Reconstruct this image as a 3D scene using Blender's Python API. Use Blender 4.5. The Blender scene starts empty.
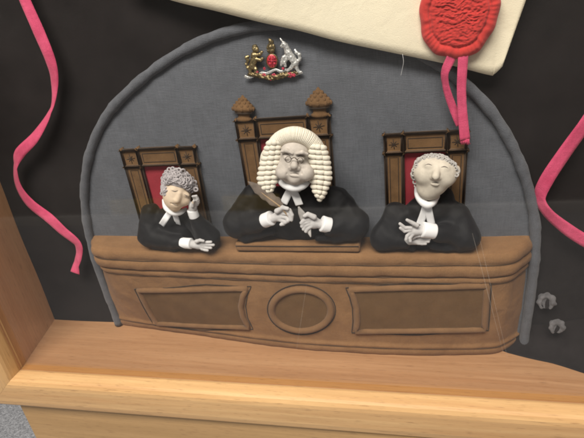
import bpy, bmesh, math, random
import numpy as np
from mathutils import Vector, Matrix
from mathutils.bvhtree import BVHTree
import mathutils.noise as mnoise

random.seed(7); rng = np.random.RandomState(7)
MM = 0.001
sc = bpy.context.scene
COL = sc.collection

# ------------------------------------------------------------------ camera
F, CX, CY = 480.0, 292.0, 219.0
dn = np.array([123., 985., 480.]); dn /= np.linalg.norm(dn)
rt = np.array([2001., -16., -480.]); rt -= rt.dot(dn) * dn; rt /= np.linalg.norm(rt)
bk = np.cross(rt, dn)
ROT = np.array([rt, bk, -dn])
CAM = ROT @ np.array([0, 0, -480.0])


def ray(u, v):
    d = ROT @ np.array([(u - CX) / F, (v - CY) / F, 1.0])
    return d / np.linalg.norm(d)


def P(u, v, y):
    """world point (mm) seen at u,v at distance y from the backing"""
    d = ray(u, v)
    return CAM + d * ((y - CAM[1]) / d[1])


def PZ(u, v, z):
    d = ray(u, v)
    return CAM + d * ((z - CAM[2]) / d[2])


cam = bpy.data.cameras.new('camera')
co = bpy.data.objects.new('camera', cam)
COL.objects.link(co)
m = Matrix(((ROT[0][0], -ROT[0][1], -ROT[0][2]), (ROT[1][0], -ROT[1][1], -ROT[1][2]), (ROT[2][0], -ROT[2][1], -ROT[2][2])))
co.matrix_world = Matrix.Translation(Vector(CAM) * MM) @ m.to_4x4()
cam.sensor_width = 36.0
cam.lens = F / 584.0 * 36.0
cam.clip_start = 0.01
cam.clip_end = 50
sc.camera = co

# ------------------------------------------------------------------ materials
MATS = {}


def nodes_of(name):
    mt = bpy.data.materials.new(name)
    mt.use_nodes = True
    nt = mt.node_tree
    return mt, nt, nt.nodes['Principled BSDF']


def N(nt, typ, **kw):
    n = nt.nodes.new(typ)
    for k, v in kw.items():
        if k in n.inputs:
            n.inputs[k].default_value = v
        else:
            setattr(n, k, v)
    return n


def mixcol(nt, fac, a, b, blend='MIX'):
    n = nt.nodes.new('ShaderNodeMix'); n.data_type = 'RGBA'; n.blend_type = blend
    for sock, val in ((n.inputs[0], fac), (n.inputs[6], a), (n.inputs[7], b)):
        if hasattr(val, 'is_output'):
            nt.links.new(val, sock)
        elif isinstance(val, (int, float)):
            sock.default_value = val
        else:
            sock.default_value = (*val, 1) if len(val) == 3 else val
    return n.outputs[2]


def ramp(nt, src, lo, hi):
    r = nt.nodes.new('ShaderNodeMapRange')
    r.inputs['From Min'].default_value = lo; r.inputs['From Max'].default_value = hi
    nt.links.new(src, r.inputs['Value'])
    return r.outputs[0]


def noise(nt, vec, scale, detail=4, rough=0.55, dist=0.0):
    n = N(nt, 'ShaderNodeTexNoise', Scale=scale, Detail=detail, Roughness=rough, Distortion=dist)
    nt.links.new(vec, n.inputs['Vector'])
    return n.outputs['Fac']


def mapping(nt, scale=(1, 1, 1), rot=(0, 0, 0)):
    tc = nt.nodes.new('ShaderNodeTexCoord')
    mp = nt.nodes.new('ShaderNodeMapping')
    mp.inputs['Scale'].default_value = scale
    mp.inputs['Rotation'].default_value = rot
    nt.links.new(tc.outputs['Object'], mp.inputs['Vector'])
    return mp.outputs['Vector']


def wave(nt, vec, direction, period_mm, dist=1.0):
    w = nt.nodes.new('ShaderNodeTexWave')
    w.bands_direction = direction
    w.inputs['Scale'].default_value = 2 * math.pi / (20 * period_mm * MM)
    w.inputs['Distortion'].default_value = dist
    w.inputs['Detail'].default_value = 2
    w.inputs['Detail Scale'].default_value = 0.6
    nt.links.new(vec, w.inputs['Vector'])
    return w.outputs['Fac']


def fabric(name, col, var=0.25, period=1.3, rough=0.9, bump=0.25, sheen=0.15, blotch=60, weave=0.35, hue=None, wrinkle=0.0, slub=0.0):
    mt, nt, bs = nodes_of(name)
    v = mapping(nt)
    wx, wz = wave(nt, v, 'X', period), wave(nt, v, 'Z', period * 1.07)
    mx = N(nt, 'ShaderNodeMath', operation='MULTIPLY')
    nt.links.new(wx, mx.inputs[0]); nt.links.new(wz, mx.inputs[1])
    big = ramp(nt, noise(nt, v, blotch, 5), .3, .7)
    fine = ramp(nt, noise(nt, v, 1400, 2), .25, .75)
    dark = tuple(c * (1 - var) for c in col); lite = tuple(min(1, c * (1 + var)) for c in (hue or col))
    c1 = mixcol(nt, big, dark, lite)
    c2 = mixcol(nt, weave * .5, c1, mixcol(nt, fine, tuple(c * .55 for c in col), tuple(min(1, c * 1.5) for c in col)))
    c3 = mixcol(nt, mixfac(nt, mx.outputs[0], weave * .6), c2, tuple(c * .55 for c in col))
    ad0 = None
    if slub:
        sx = ramp(nt, noise(nt, mapping(nt, (90, 400, 1500)), 1.0, 3, .6), .38, .66)
        sz = ramp(nt, noise(nt, mapping(nt, (1500, 400, 90)), 1.0, 3, .6), .38, .66)
        ad0 = N(nt, 'ShaderNodeMath', operation='ADD'); nt.links.new(sx, ad0.inputs[0]); nt.links.new(sz, ad0.inputs[1])
        c3 = mixcol(nt, mixfac(nt, ad0.outputs[0], slub * .5), c3, tuple(c * .5 for c in col))
    nt.links.new(c3, bs.inputs['Base Color'])
    bs.inputs['Roughness'].default_value = rough
    bs.inputs['Specular IOR Level'].default_value = 0.2
    bs.inputs['Sheen Weight'].default_value = sheen
    bs.inputs['Sheen Roughness'].default_value = 0.5
    b = N(nt, 'ShaderNodeBump', Strength=bump, Distance=0.0006)
    ad = N(nt, 'ShaderNodeMath', operation='ADD')
    nt.links.new(mx.outputs[0], ad.inputs[0]); nt.links.new(fine, ad.inputs[1])
    nt.links.new(ad.outputs[0], b.inputs['Height'])
    out = b.outputs['Normal']
    if wrinkle:
        b2 = N(nt, 'ShaderNodeBump', Strength=wrinkle, Distance=0.004)
        nt.links.new(noise(nt, v, 55, 4, .5, .6), b2.inputs['Height'])
        nt.links.new(out, b2.inputs['Normal'])
        out = b2.outputs['Normal']
    nt.links.new(out, bs.inputs['Normal'])
    MATS[name] = mt
    return mt


def mixfac(nt, src, k):
    q = N(nt, 'ShaderNodeMath', operation='MULTIPLY')
    nt.links.new(src, q.inputs[0]); q.inputs[1].default_value = k
    return q.outputs[0]


def wood(name, a, b, axis, rough=0.42, dark=(.16, .07, .03), streak=1.0):
    mt, nt, bs = nodes_of(name)
    s = [70, 70, 70]; s[axis] = 3.2
    v = mapping(nt, tuple(s))
    s2 = [420, 420, 420]; s2[axis] = 14
    v2 = mapping(nt, tuple(s2))
    n1 = ramp(nt, noise(nt, v, 1.0, 5, .6, .5), .33, .68)
    n2 = ramp(nt, noise(nt, v2, 1.0, 3, .6), .3, .75)
    s3 = [900, 900, 900]; s3[axis] = 75
    n3 = ramp(nt, noise(nt, mapping(nt, tuple(s3)), 1.0, 2, .5), .60, .78)
    c = mixcol(nt, n1, a, b)
    s4 = [16, 16, 16]; s4[axis] = .9
    n4 = ramp(nt, noise(nt, mapping(nt, tuple(s4)), 1.0, 4, .6, .3), .35, .65)
    c = mixcol(nt, mixfac(nt, n4, .45), c, tuple(x * .74 for x in a))
    c = mixcol(nt, mixfac(nt, n2, .30 * streak), c, tuple(x * .62 for x in a))
    c = mixcol(nt, mixfac(nt, n3, .55 * streak), c, dark)
    nt.links.new(c, bs.inputs['Base Color'])
    bs.inputs['Roughness'].default_value = rough
    bs.inputs['Coat Weight'].default_value = 0.12
    bs.inputs['Coat Roughness'].default_value = 0.25
    bp = N(nt, 'ShaderNodeBump', Strength=0.15, Distance=0.0004)
    nt.links.new(n2, bp.inputs['Height'])
    nt.links.new(bp.outputs['Normal'], bs.inputs['Normal'])
    MATS[name] = mt
    return mt


def metal(name, col, rough=0.35, metallic=0.9):
    mt, nt, bs = nodes_of(name)
    v = mapping(nt)
    c = mixcol(nt, ramp(nt, noise(nt, v, 900, 3), .35, .65), tuple(x * .35 for x in col), col)
    nt.links.new(c, bs.inputs['Base Color'])
    bs.inputs['Roughness'].default_value = rough
    bs.inputs['Metallic'].default_value = metallic
    MATS[name] = mt
    return mt


fabric('felt_black', (.0125, .0098, .0098), var=.3, period=.9, bump=.15, sheen=.03, blotch=30, weave=.3)
fabric('linen_grey', (.128, .136, .155), var=.14, period=1.3, bump=.4, sheen=.03, blotch=45, weave=.35, wrinkle=.12, slub=.6)
fabric('piping_grey', (.108, .114, .130), var=.25, period=1.2, bump=.5, blotch=120, weave=.6)
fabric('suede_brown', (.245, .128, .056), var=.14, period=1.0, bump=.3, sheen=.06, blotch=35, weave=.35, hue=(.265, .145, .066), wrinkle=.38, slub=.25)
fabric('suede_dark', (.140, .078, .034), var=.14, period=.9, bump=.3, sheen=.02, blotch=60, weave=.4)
fabric('suede_trim', (.20, .108, .050), var=.14, period=.9, bump=.3, sheen=.1, blotch=80, weave=.3)
fabric('chair_brown', (.150, .082, .036), var=.28, period=.9, bump=.35, sheen=.05, blotch=90, weave=.5, wrinkle=.1)
fabric('chair_dark', (.035, .022, .014), var=.3, period=.8, bump=.3, blotch=90)
fabric('seam_brown', (.07, .038, .018), var=.3, period=.8, bump=.3, blotch=90)
fabric('chair_red', (.34, .035, .050), var=.15, period=.9, bump=.3, sheen=.05, blotch=60, weave=.3)
fabric('robe_black', (.0065, .0065, .0078), var=.2, period=.7, bump=.2, sheen=.04, blotch=60, weave=.3, wrinkle=.16, rough=.62)
fabric('cotton_white', (.84, .84, .85), var=.04, period=.7, bump=.15, sheen=0, weave=.05)
fabric('skin_grey', (.50, .455, .405), var=.16, period=.5, bump=.2, sheen=.05, blotch=130, weave=.2, hue=(.54, .49, .44))
fabric('skin_cream', (.68, .54, .40), var=.16, period=.5, bump=.2, sheen=.05, blotch=130, weave=.2, hue=(.69, .56, .43))
fabric('skin_pale', (.59, .535, .45), var=.16, period=.5, bump=.2, sheen=.05, blotch=130, weave=.2)
fabric('hand_grey', (.52, .505, .50), var=.16, period=.5, bump=.2, sheen=.05, blotch=160, weave=.2)
fabric('wig_cream', (.80, .745, .63), var=.06, period=.8, bump=.35, sheen=.0, blotch=200, weave=.12)
fabric('hair_grey', (.42, .39, .40), var=.25, period=.6, bump=.35, sheen=.1, blotch=300, weave=.4)
fabric('hair_white', (.46, .44, .42), var=.2, period=.6, bump=.35, sheen=.0, blotch=300, weave=.2)
fabric('eye_wash', (.20, .17, .15), var=.2, period=.5, bump=.1, blotch=200)
fabric('parchment', (.80, .73, .56), var=.05, period=.8, bump=.30, sheen=0, blotch=14, weave=.12, hue=(.83, .74, .55), wrinkle=.2)
fabric('seal_red', (.52, .040, .034), var=.15, period=.8, bump=.3, sheen=.2, blotch=90, weave=.2)
fabric('ribbon_pink', (.66, .070, .165), var=.14, period=.8, bump=.45, sheen=.1, blotch=70, weave=.4, hue=(.74, .11, .22), wrinkle=.3, slub=.3)
fabric('feather', (.155, .125, .105), var=.4, period=.9, bump=.3, blotch=120, weave=.5)
fabric('quill_shaft', (.36, .25, .15), var=.2, period=.5, bump=.1)
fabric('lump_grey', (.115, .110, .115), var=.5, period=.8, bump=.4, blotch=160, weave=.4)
metal('gold', (.48, .38, .20), .42); metal('silver', (.92, .92, .90), .42, .6); metal('dull_gold', (.30, .23, .12), .45)
metal('rose_enamel', (.62, .05, .10), .35, .2); metal('red_enamel', (.75, .05, .07), .3, .15); metal('wire', (.22, .18, .14), .3)
wood('wood_ledge', (.42, .215, .100), (.58, .335, .175), 0)
wood('wood_wall', (.60, .32, .155), (.72, .42, .22), 2)
wood('wood_rail', (.57, .325, .14), (.74, .485, .23), 0, .38)
wood('wood_side_rail', (.62, .37, .16), (.74, .48, .22), 2, .38)
wood('wood_bead', (.44, .20, .066), (.54, .28, .10), 0)
wood('wood_base', (.46, .28, .12), (.56, .35, .16), 0, .5)

fabric('unseen_wall_dark', (.05, .045, .042), weave=.05, bump=.02)
fabric('unseen_skirting_white', (.80, .78, .74), weave=.02, bump=.02, var=.05)
fabric('unseen_strip_yellow', (.80, .55, .06), weave=.02, bump=.02, var=.05)
# carpet
mt, nt, bs = nodes_of('carpet_grey'); MATS['carpet_grey'] = mt
v = mapping(nt)
c = mixcol(nt, ramp(nt, noise(nt, v, 260, 4, .7), .35, .68), (.17, .175, .19), (.50, .51, .54))
nt.links.new(c, bs.inputs['Base Color']); bs.inputs['Roughness'].default_value = .95
bp = N(nt, 'ShaderNodeBump', Strength=.8, Distance=.004)
nt.links.new(noise(nt, v, 330, 3), bp.inputs['Height']); nt.links.new(bp.outputs['Normal'], bs.inputs['Normal'])

# glass: clear pane, Fresnel mirror, a breath of dust
mt = bpy.data.materials.new('pane_glass'); mt.use_nodes = True; MATS['pane_glass'] = mt
nt = mt.node_tree; nt.nodes.clear()
out = nt.nodes.new('ShaderNodeOutputMaterial')
tr = N(nt, 'ShaderNodeBsdfTransparent'); tr.inputs['Color'].default_value = (.985, .99, .985, 1)
gl = N(nt, 'ShaderNodeBsdfGlossy', Roughness=.045)
lw = N(nt, 'ShaderNodeLayerWeight', Blend=.5)
pw = N(nt, 'ShaderNodeMath', operation='POWER'); nt.links.new(lw.outputs['Facing'], pw.inputs[0]); pw.inputs[1].default_value = 5
fr = N(nt, 'ShaderNodeMath', operation='MULTIPLY_ADD'); nt.links.new(pw.outputs[0], fr.inputs[0]); fr.inputs[1].default_value = .95; fr.inputs[2].default_value = .052
mx = nt.nodes.new('ShaderNodeMixShader')
nt.links.new(fr.outputs[0], mx.inputs[0]); nt.links.new(tr.outputs[0], mx.inputs[1]); nt.links.new(gl.outputs[0], mx.inputs[2])
df = N(nt, 'ShaderNodeBsdfDiffuse'); df.inputs['Color'].default_value = (.75, .74, .72, 1)
mx2 = nt.nodes.new('ShaderNodeMixShader')
v = mapping(nt, (3, 3, 9))
nt.links.new(mixfac(nt, ramp(nt, noise(nt, v, 1.2, 5), .35, .8), .016), mx2.inputs[0])
nt.links.new(mx.outputs[0], mx2.inputs[1]); nt.links.new(df.outputs[0], mx2.inputs[2])
nt.links.new(mx2.outputs[0], out.inputs['Surface'])
# thin pale lines on the glass
mt = bpy.data.materials.new('pale_line_film'); mt.use_nodes = True; MATS['pale_line_film'] = mt
nt = mt.node_tree; nt.nodes.clear()
out = nt.nodes.new('ShaderNodeOutputMaterial')
tr = N(nt, 'ShaderNodeBsdfTransparent'); df = N(nt, 'ShaderNodeBsdfDiffuse'); df.inputs['Color'].default_value = (.8, .72, .62, 1)
mx = nt.nodes.new('ShaderNodeMixShader')
nt.links.new(mixfac(nt, noise(nt, mapping(nt), 90, 3), .13), mx.inputs[0])
nt.links.new(tr.outputs[0], mx.inputs[1]); nt.links.new(df.outputs[0], mx.inputs[2]); nt.links.new(mx.outputs[0], out.inputs['Surface'])


# ------------------------------------------------------------------ object helpers
def empty(name, loc, label, cat, group=None):
    o = bpy.data.objects.new(name, None)
    COL.objects.link(o)
    o.location = Vector(loc) * MM
    o.empty_display_size = 0.01
    tag(o, label, cat, group)
    return o


def tag(o, label, cat, group=None):
    o['label'] = label; o['category'] = cat
    if group:
        o['group'] = group


class MB:
    """collects verts (mm, world) and faces for one mesh object"""
    def __init__(s):
        s.v = []; s.f = []; s.mi = []

    def add(s, verts, faces, mi=0):
        k = len(s.v)
        s.v.extend([tuple(map(float, p)) for p in verts])
        for f in faces:
            s.f.append(tuple(k + i for i in f)); s.mi.append(mi)
        return s

    def build(s, name, mats, parent=None, label=None, smooth=True, base=None):
        if isinstance(mats, str):
            mats = [mats]
        root = parent
        org = Vector((0, 0, 0))
        while root is not None:
            org += root.location; root = root.parent
        loc = Vector((0, 0, 0))
        if parent is None and base is not None:
            loc = Vector(base) * MM
        me = bpy.data.meshes.new(name)
        vv = np.array(s.v, dtype=np.float64) * MM - np.array(org + loc)
        me.from_pydata(vv.tolist(), [], s.f)
        for q in mats:
            me.materials.append(MATS[q])
        me.polygons.foreach_set('use_smooth', [smooth] * len(me.polygons))
        me.polygons.foreach_set('material_index', s.mi)
        bm = bmesh.new(); bm.from_mesh(me)
        bmesh.ops.recalc_face_normals(bm, faces=bm.faces); bm.to_mesh(me); bm.free()
        me.update()
        o = bpy.data.objects.new(name, me)
        COL.objects.link(o)
        o.location = loc
        if parent is not None:
            o.parent = parent
        if label:
            o['label'] = label
        return o

    def bvh(s):
        return BVHTree.FromPolygons(s.v, s.f)


def smooth_path(pts, n, closed=False):
    pts = np.array(pts, float)
    L = len(pts); res = []
    segs = L if closed else L - 1
    for i in range(segs):
        if closed:
            p0, p1, p2, p3 = pts[(i - 1) % L], pts[i], pts[(i + 1) % L], pts[(i + 2) % L]
        else:
            p0 = pts[i - 1] if i > 0 else 2 * pts[0] - pts[1]
            p1, p2 = pts[i], pts[i + 1]
            p3 = pts[i + 2] if i + 2 < L else 2 * pts[-1] - pts[-2]
        for k in range(n):
            t = k / n
            res.append(.5 * ((2 * p1) + (-p0 + p2) * t + (2 * p0 - 5 * p1 + 4 * p2 - p3) * t * t + (-p0 + 3 * p1 - 3 * p2 + p3) * t ** 3))
    if not closed:
        res.append(pts[-1])
    return np.array(res)


def tube(mb, pts, r, sides=10, closed=False, flat=1.0, normal=None, caps=True, mi=0):
    """tube of radius r (number or list) along pts; flat squeezes it along 'normal'"""
    pts = np.array(pts, float); n = len(pts)
    r = np.full(n, r) if np.isscalar(r) else np.interp(np.linspace(0, 1, n), np.linspace(0, 1, len(r)), r)
    tan = np.zeros_like(pts)
    for i in range(n):
        a = pts[(i - 1) % n] if (closed or i > 0) else pts[i]
        b = pts[(i + 1) % n] if (closed or i < n - 1) else pts[i]
        t = b - a; tan[i] = t / (np.linalg.norm(t) + 1e-9)
    nv = np.array([0.02, -1, 0.03]) if normal is None else np.array(normal, float)
    rings = []
    for i in range(n):
        a = nv - tan[i] * nv.dot(tan[i])
        if np.linalg.norm(a) < 1e-3:
            a = np.cross(tan[i], [1, 0, 0])
        a /= np.linalg.norm(a)
        if normal is None:
            nv = a
        b = np.cross(tan[i], a)
        rings.append([pts[i] + r[i] * (flat * a * math.cos(2 * math.pi * k / sides) + b * math.sin(2 * math.pi * k / sides)) for k in range(sides)])
    vs = [p for ring in rings for p in ring]; fs = []
    for i in range(n if closed else n - 1):
        j = (i + 1) % n
        for k in range(sides):
            q = (k + 1) % sides
            fs.append((i * sides + k, i * sides + q, j * sides + q, j * sides + k))
    if not closed and caps:
        fs.append(tuple(range(sides))); fs.append(tuple((n - 1) * sides + k for k in range(sides)))
    mb.add(vs, fs, mi)
    return mb


def rbox(mb, lo, hi, bev=1.0, seg=2, mi=0, puff=0):
    bm = bmesh.new()
    bmesh.ops.create_cube(bm, size=1)
    lo = np.array(lo, float); hi = np.array(hi, float)
    for q in bm.verts:
        q.co = Vector(((lo + hi) / 2 + np.array(q.co) * (hi - lo)))
    if bev:
        bmesh.ops.bevel(bm, geom=bm.edges[:], offset=bev, segments=seg, affect='EDGES', profile=.5)
    bm.verts.index_update()
    mb.add([q.co for q in bm.verts], [[q.index for q in f.verts] for f in bm.faces], mi)
    bm.free()
    return mb


def ball(mb, c, r, M=None, nu=10, nv=7, mi=0):
    r = np.array([r] * 3 if np.isscalar(r) else r, float)
    c = np.array(c, float); vs = []; fs = []
    for j in range(nv + 1):
        th = math.pi * j / nv
        for i in range(nu):
            ph = 2 * math.pi * i / nu
            p = np.array([math.sin(th) * math.cos(ph), math.sin(th) * math.sin(ph), math.cos(th)]) * r
            vs.append(c + (M @ p if M is not None else p))
    for j in range(nv):
        for i in range(nu):
            a = j * nu + i; b = j * nu + (i + 1) % nu
            fs.append((a, b, b + nu, a + nu))
    mb.add(vs, fs, mi)


def ribbon(mb, pts, width, twist=0, thick=.5, n=10, facing=(0, -1, 0), mi=0, cup=0.0):
    path = smooth_path(pts, n); m_ = len(path)
    w = np.interp(np.linspace(0, 1, m_), np.linspace(0, 1, len(np.atleast_1d(width))), np.atleast_1d(width))
    tw = np.interp(np.linspace(0, 1, m_), np.linspace(0, 1, len(np.atleast_1d(twist))), np.atleast_1d(twist))
    K = 5; fr_ = []; bk_ = []
    for i in range(m_):
        t = path[min(i + 1, m_ - 1)] - path[max(i - 1, 0)]; t /= np.linalg.norm(t)
        nn = np.array(facing, float); nn -= t * nn.dot(t); nn /= np.linalg.norm(nn)
        s = np.cross(t, nn); a = math.radians(tw[i])
        s2 = s * math.cos(a) + nn * math.sin(a); n2 = np.cross(s2, t)
        for k in range(K):
            x = (k / (K - 1) - .5)
            p = path[i] + s2 * w[i] * x + n2 * cup * (1 - 4 * x * x)
            fr_.append(p + n2 * thick / 2); bk_.append(p - n2 * thick / 2)
    vs = fr_ + bk_; o = m_ * K; fs = []
    for i in range(m_ - 1):
        for k in range(K - 1):
            a = i * K + k
            fs.append((a, a + 1, a + K + 1, a + K)); fs.append((o + a, o + a + K, o + a + K + 1, o + a + 1))
        a = i * K; fs.append((a, a + K, o + a + K, o + a))
        a = i * K + K - 1; fs.append((a, o + a, o + a + K, a + K))
    for k in range(K - 1):
        fs.append((k, o + k, o + k + 1, k + 1)); a = (m_ - 1) * K + k
        fs.append((a, a + 1, o + a + 1, o + a))
    mb.add(vs, fs, mi)
    return mb


# ------------------------------------------------------------------ soft sculpture: signed distance field -> surface nets
def _frame(w):
    return w if w is not None else np.eye(3)


class Soft:
    def __init__(s, h=.6):
        s.p = []; s.h = h; s.folds = []; s.grow = 0.0

    def cap(s, a, b, ra, rb=None, k=2.0, op='u'):
        s.p.append(('c', np.array(a, float), np.array(b, float), ra, ra if rb is None else rb, k, op)); return s

    def chain(s, pts, rs, k=2.0):
        for i in range(len(pts) - 1):
            s.cap(pts[i], pts[i + 1], rs[i], rs[i + 1], k)
        return s

    def ell(s, c, r, M=None, k=2.0, op='u'):
        r = np.array([r] * 3 if np.isscalar(r) else r, float)
        s.p.append(('e', np.array(c, float), r, _frame(M), k, op)); return s

    def fold(s, amp, wl, aniso=(1, 1, 1), n=10, seed=1):
        s.folds.append((amp, wl, aniso, n, seed)); return s

    def mesh(s, matfn=None):
        h = s.h
        lo = np.full(3, 1e9); hi = -lo
        boxes = []
        for q in s.p:
            if q[0] == 'c':
                a = np.minimum(q[1] - q[3], q[2] - q[4]); b = np.maximum(q[1] + q[3], q[2] + q[4])
                a = np.minimum(a, np.minimum(q[1], q[2]) - max(q[3], q[4])); b = np.maximum(b, np.maximum(q[1], q[2]) + max(q[3], q[4]))
            else:
                e = np.abs(q[3]) @ q[2]; a = q[1] - e; b = q[1] + e
            boxes.append((a, b))
            if q[-1] == 'u':
                lo = np.minimum(lo, a); hi = np.maximum(hi, b)
        lo -= 4 * h + 2; hi += 4 * h + 2
        n = np.ceil((hi - lo) / h).astype(int) + 1
        ax = [lo[i] + h * np.arange(n[i]) for i in range(3)]
        D = np.full(n, 30.0)
        for q, (a, b) in zip(s.p, boxes):
            k = q[-2]; pad = max(k, 1) * 1.5 + 3 * h
            i0 = np.clip(np.floor((a - pad - lo) / h).astype(int), 0, n); i1 = np.clip(np.ceil((b + pad - lo) / h).astype(int) + 1, 0, n)
            sl = tuple(slice(i0[i], i1[i]) for i in range(3))
            X, Yy, Zz = np.meshgrid(ax[0][sl[0]], ax[1][sl[1]], ax[2][sl[2]], indexing='ij')
            p = np.stack([X, Yy, Zz], -1)
            if q[0] == 'c':
                ab = q[2] - q[1]; L2 = ab.dot(ab) + 1e-9
                t = np.clip((p - q[1]) @ ab / L2, 0, 1)
                d = np.linalg.norm(p - q[1] - t[..., None] * ab, axis=-1) - (q[3] + (q[4] - q[3]) * t)
            else:
                l = (p - q[1]) @ q[3]
                k0 = np.linalg.norm(l / q[2], axis=-1); k1 = np.linalg.norm(l / q[2] ** 2, axis=-1) + 1e-9
                d = k0 * (k0 - 1) / k1
            g = D[sl]
            if q[-1] == 'u':
                hh = np.clip(.5 + .5 * (g - d) / k, 0, 1)
                D[sl] = g * (1 - hh) + d * hh - k * hh * (1 - hh)
            else:
                hh = np.clip(.5 - .5 * (g + d) / k, 0, 1)
                D[sl] = g * (1 - hh) - d * hh + k * hh * (1 - hh)
        if s.folds:
            idx = np.where(np.abs(D) < 6)
            p = np.stack([ax[i][idx[i]] for i in range(3)], -1)
            for amp, wl, an, nn, seed in s.folds:
                rg = np.random.RandomState(seed); acc = 0
                for j in range(nn):
                    w = rg.normal(size=3) * np.array(an); w *= 2 * math.pi / wl / max(np.linalg.norm(w), .6)
                    acc = acc + np.sin(p @ w + rg.uniform(0, 6.28) + 1.2 * np.sin(p @ (w[[1, 2, 0]] * .7)))
                D[idx] += amp * acc / math.sqrt(nn)
        D -= s.grow
        # surface nets
        ins = D < 0
        c = np.zeros(n - 1, int)
        for dx in (0, 1):
            for dy in (0, 1):
                for dz in (0, 1):
                    c += ins[dx:n[0] - 1 + dx, dy:n[1] - 1 + dy, dz:n[2] - 1 + dz]
        act = (c > 0) & (c < 8)
        ci = np.argwhere(act)
        vid = np.full(n - 1, -1); vid[act] = np.arange(len(ci))
        acc = np.zeros((len(ci), 3)); cnt = np.zeros(len(ci))
        corners = [(x, y, z) for x in (0, 1) for y in (0, 1) for z in (0, 1)]
        for i, a in enumerate(corners):
            for b in corners[i + 1:]:
                if sum(abs(a[j] - b[j]) for j in range(3)) != 1:
                    continue
                da = D[ci[:, 0] + a[0], ci[:, 1] + a[1], ci[:, 2] + a[2]]
                db = D[ci[:, 0] + b[0], ci[:, 1] + b[1], ci[:, 2] + b[2]]
                mk = (da < 0) != (db < 0)
                t = np.where(mk, da / np.where(mk, da - db, 1), 0)
                pt = np.array(a)[None] + t[:, None] * (np.array(b) - np.array(a))[None]
                acc[mk] += pt[mk]; cnt[mk] += 1
        vs = lo + h * (ci + acc / cnt[:, None])
        fs = []
        for axn in range(3):
            o1, o2 = [(1, 2), (2, 0), (0, 1)][axn]
            sa = [slice(None)] * 3; sb = [slice(None)] * 3
            sa[axn] = slice(0, -1); sb[axn] = slice(1, None)
            ed = np.argwhere(ins[tuple(sa)] != ins[tuple(sb)])
            ok = (ed[:, o1] > 0) & (ed[:, o2] > 0) & (ed[:, o1] < n[o1] - 1) & (ed[:, o2] < n[o2] - 1)
            ed = ed[ok]
            flip = ins[ed[:, 0], ed[:, 1], ed[:, 2]]
            q = []
            for d1, d2 in ((0, 0), (-1, 0), (-1, -1), (0, -1)):
                e = ed.copy(); e[:, o1] += d1; e[:, o2] += d2
                q.append(vid[e[:, 0], e[:, 1], e[:, 2]])
            q = np.stack(q, 1)
            q[~flip] = q[~flip][:, ::-1]
            fs.append(q)
        fs = np.concatenate(fs)
        mb = MB(); mb.v = [tuple(x) for x in vs]; mb.f = [tuple(int(i) for i in f) for f in fs]
        if matfn is None:
            mb.mi = [0] * len(mb.f)
        else:
            cen = vs[fs].mean(1); mb.mi = [int(i) for i in matfn(cen)]
        return mb


def hit(bvh, u, v, off=0.0, yfall=-36):
    d = ray(u, v)
    h = bvh.ray_cast(Vector(CAM), Vector(d))
    p = np.array(h[0]) if h[0] is not None else P(u, v, yfall)
    return p - d * off


# ------------------------------------------------------------------ the setting
ZL = -143.2                                   # top of the inner ledge


def y_front(x):                               # line of the glass; the front runs a touch out of parallel
    return -87 + (x + 312) * (11 / 575.0)


XL, XR = -312.0, 352.0                        # inner edges of the front frame
XLB, XRB = -334.0, 366.0                      # where the side boards meet the backing
ZTOP = 420.0
ZFLOOR = -640.0
YW = -1450.0
mb = MB()
mb.add([(-2600, YW, ZFLOOR), (2900, YW, ZFLOOR), (2900, 700, ZFLOOR), (-2600, 700, ZFLOOR)], [(0, 1, 2, 3)])
fl = mb.build('floor', 'carpet_grey'); fl['kind'] = 'structure'
# added for the pane to mirror: dark wall with a pale skirting behind the viewer
mb = MB(); rbox(mb, (-2600, YW - 60, ZFLOOR - 5), (2900, YW - 8, 290), 0)
rbox(mb, (-2600, YW - 8.5, ZFLOOR + .5), (2900, YW + 4, ZFLOOR + 44), 1, 1, 1)
for xa_, xb_ in ((-1080, -760), (-570, -330)):  # yellow strips, unseen, added to tint the reflection in the pane
    rbox(mb, (xa_, YW - 9, ZFLOOR + 48), (xb_, YW + 2, ZFLOOR + 110), 1, 1, 2)
wl_ = mb.build('unseen_wall', ['unseen_wall_dark', 'unseen_skirting_white', 'unseen_strip_yellow'], smooth=False); wl_['kind'] = 'structure'

case = empty('display_case', (0, -60, ZFLOOR), 'wooden display case with glass front, mitred frame and black felt backing', 'display case')
# felt backing, a little uneven, its hem lying forward on the ledge at one end
mb = MB(); nx, nz = 90, 70
vs = []
for j in range(nz + 1):
    for i in range(nx + 1):
        x = XLB + (XRB - XLB) * i / nx; z = ZL - 3 + (ZTOP - ZL) * j / nz
        vs.append((x, 2.5 + 1.2 * math.sin(x * .021 + z * .013) + .7 * math.sin(z * .05 - x * .017), z))
fs = [(j * (nx + 1) + i, j * (nx + 1) + i + 1, (j + 1) * (nx + 1) + i + 1, (j + 1) * (nx + 1) + i) for j in range(nz) for i in range(nx)]
mb.add(vs, fs)
vs = []; n1, n2 = 40, 16
for i in range(n1 + 1):
    x = 196 + (XRB - 2 - 196) * i / n1
    d = np.interp(x, [196, 205, 222, 245, 270, 300, 366], [2, 16, 21, 28, 40, 47, 55]) + .8 * math.sin(x * .09)
    for j in range(n2 + 1):
        t = j / n2
        y = 1.0 - d * t ** 1.25
        z = ZL + .9 + (8 + d * .55) * (1 - t) ** 2.2 + .4 * math.sin(x * .12 + j * .3)
        vs.append((x, y, z))
    vs.append((x, 1.0 - d - .6, ZL + .1))
K = n2 + 2
mb.add(vs, [(i * K + j, i * K + j + 1, (i + 1) * K + j + 1, (i + 1) * K + j) for i in range(n1) for j in range(K - 1)])
mb.build('felt_backing', 'felt_black', case)

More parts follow.
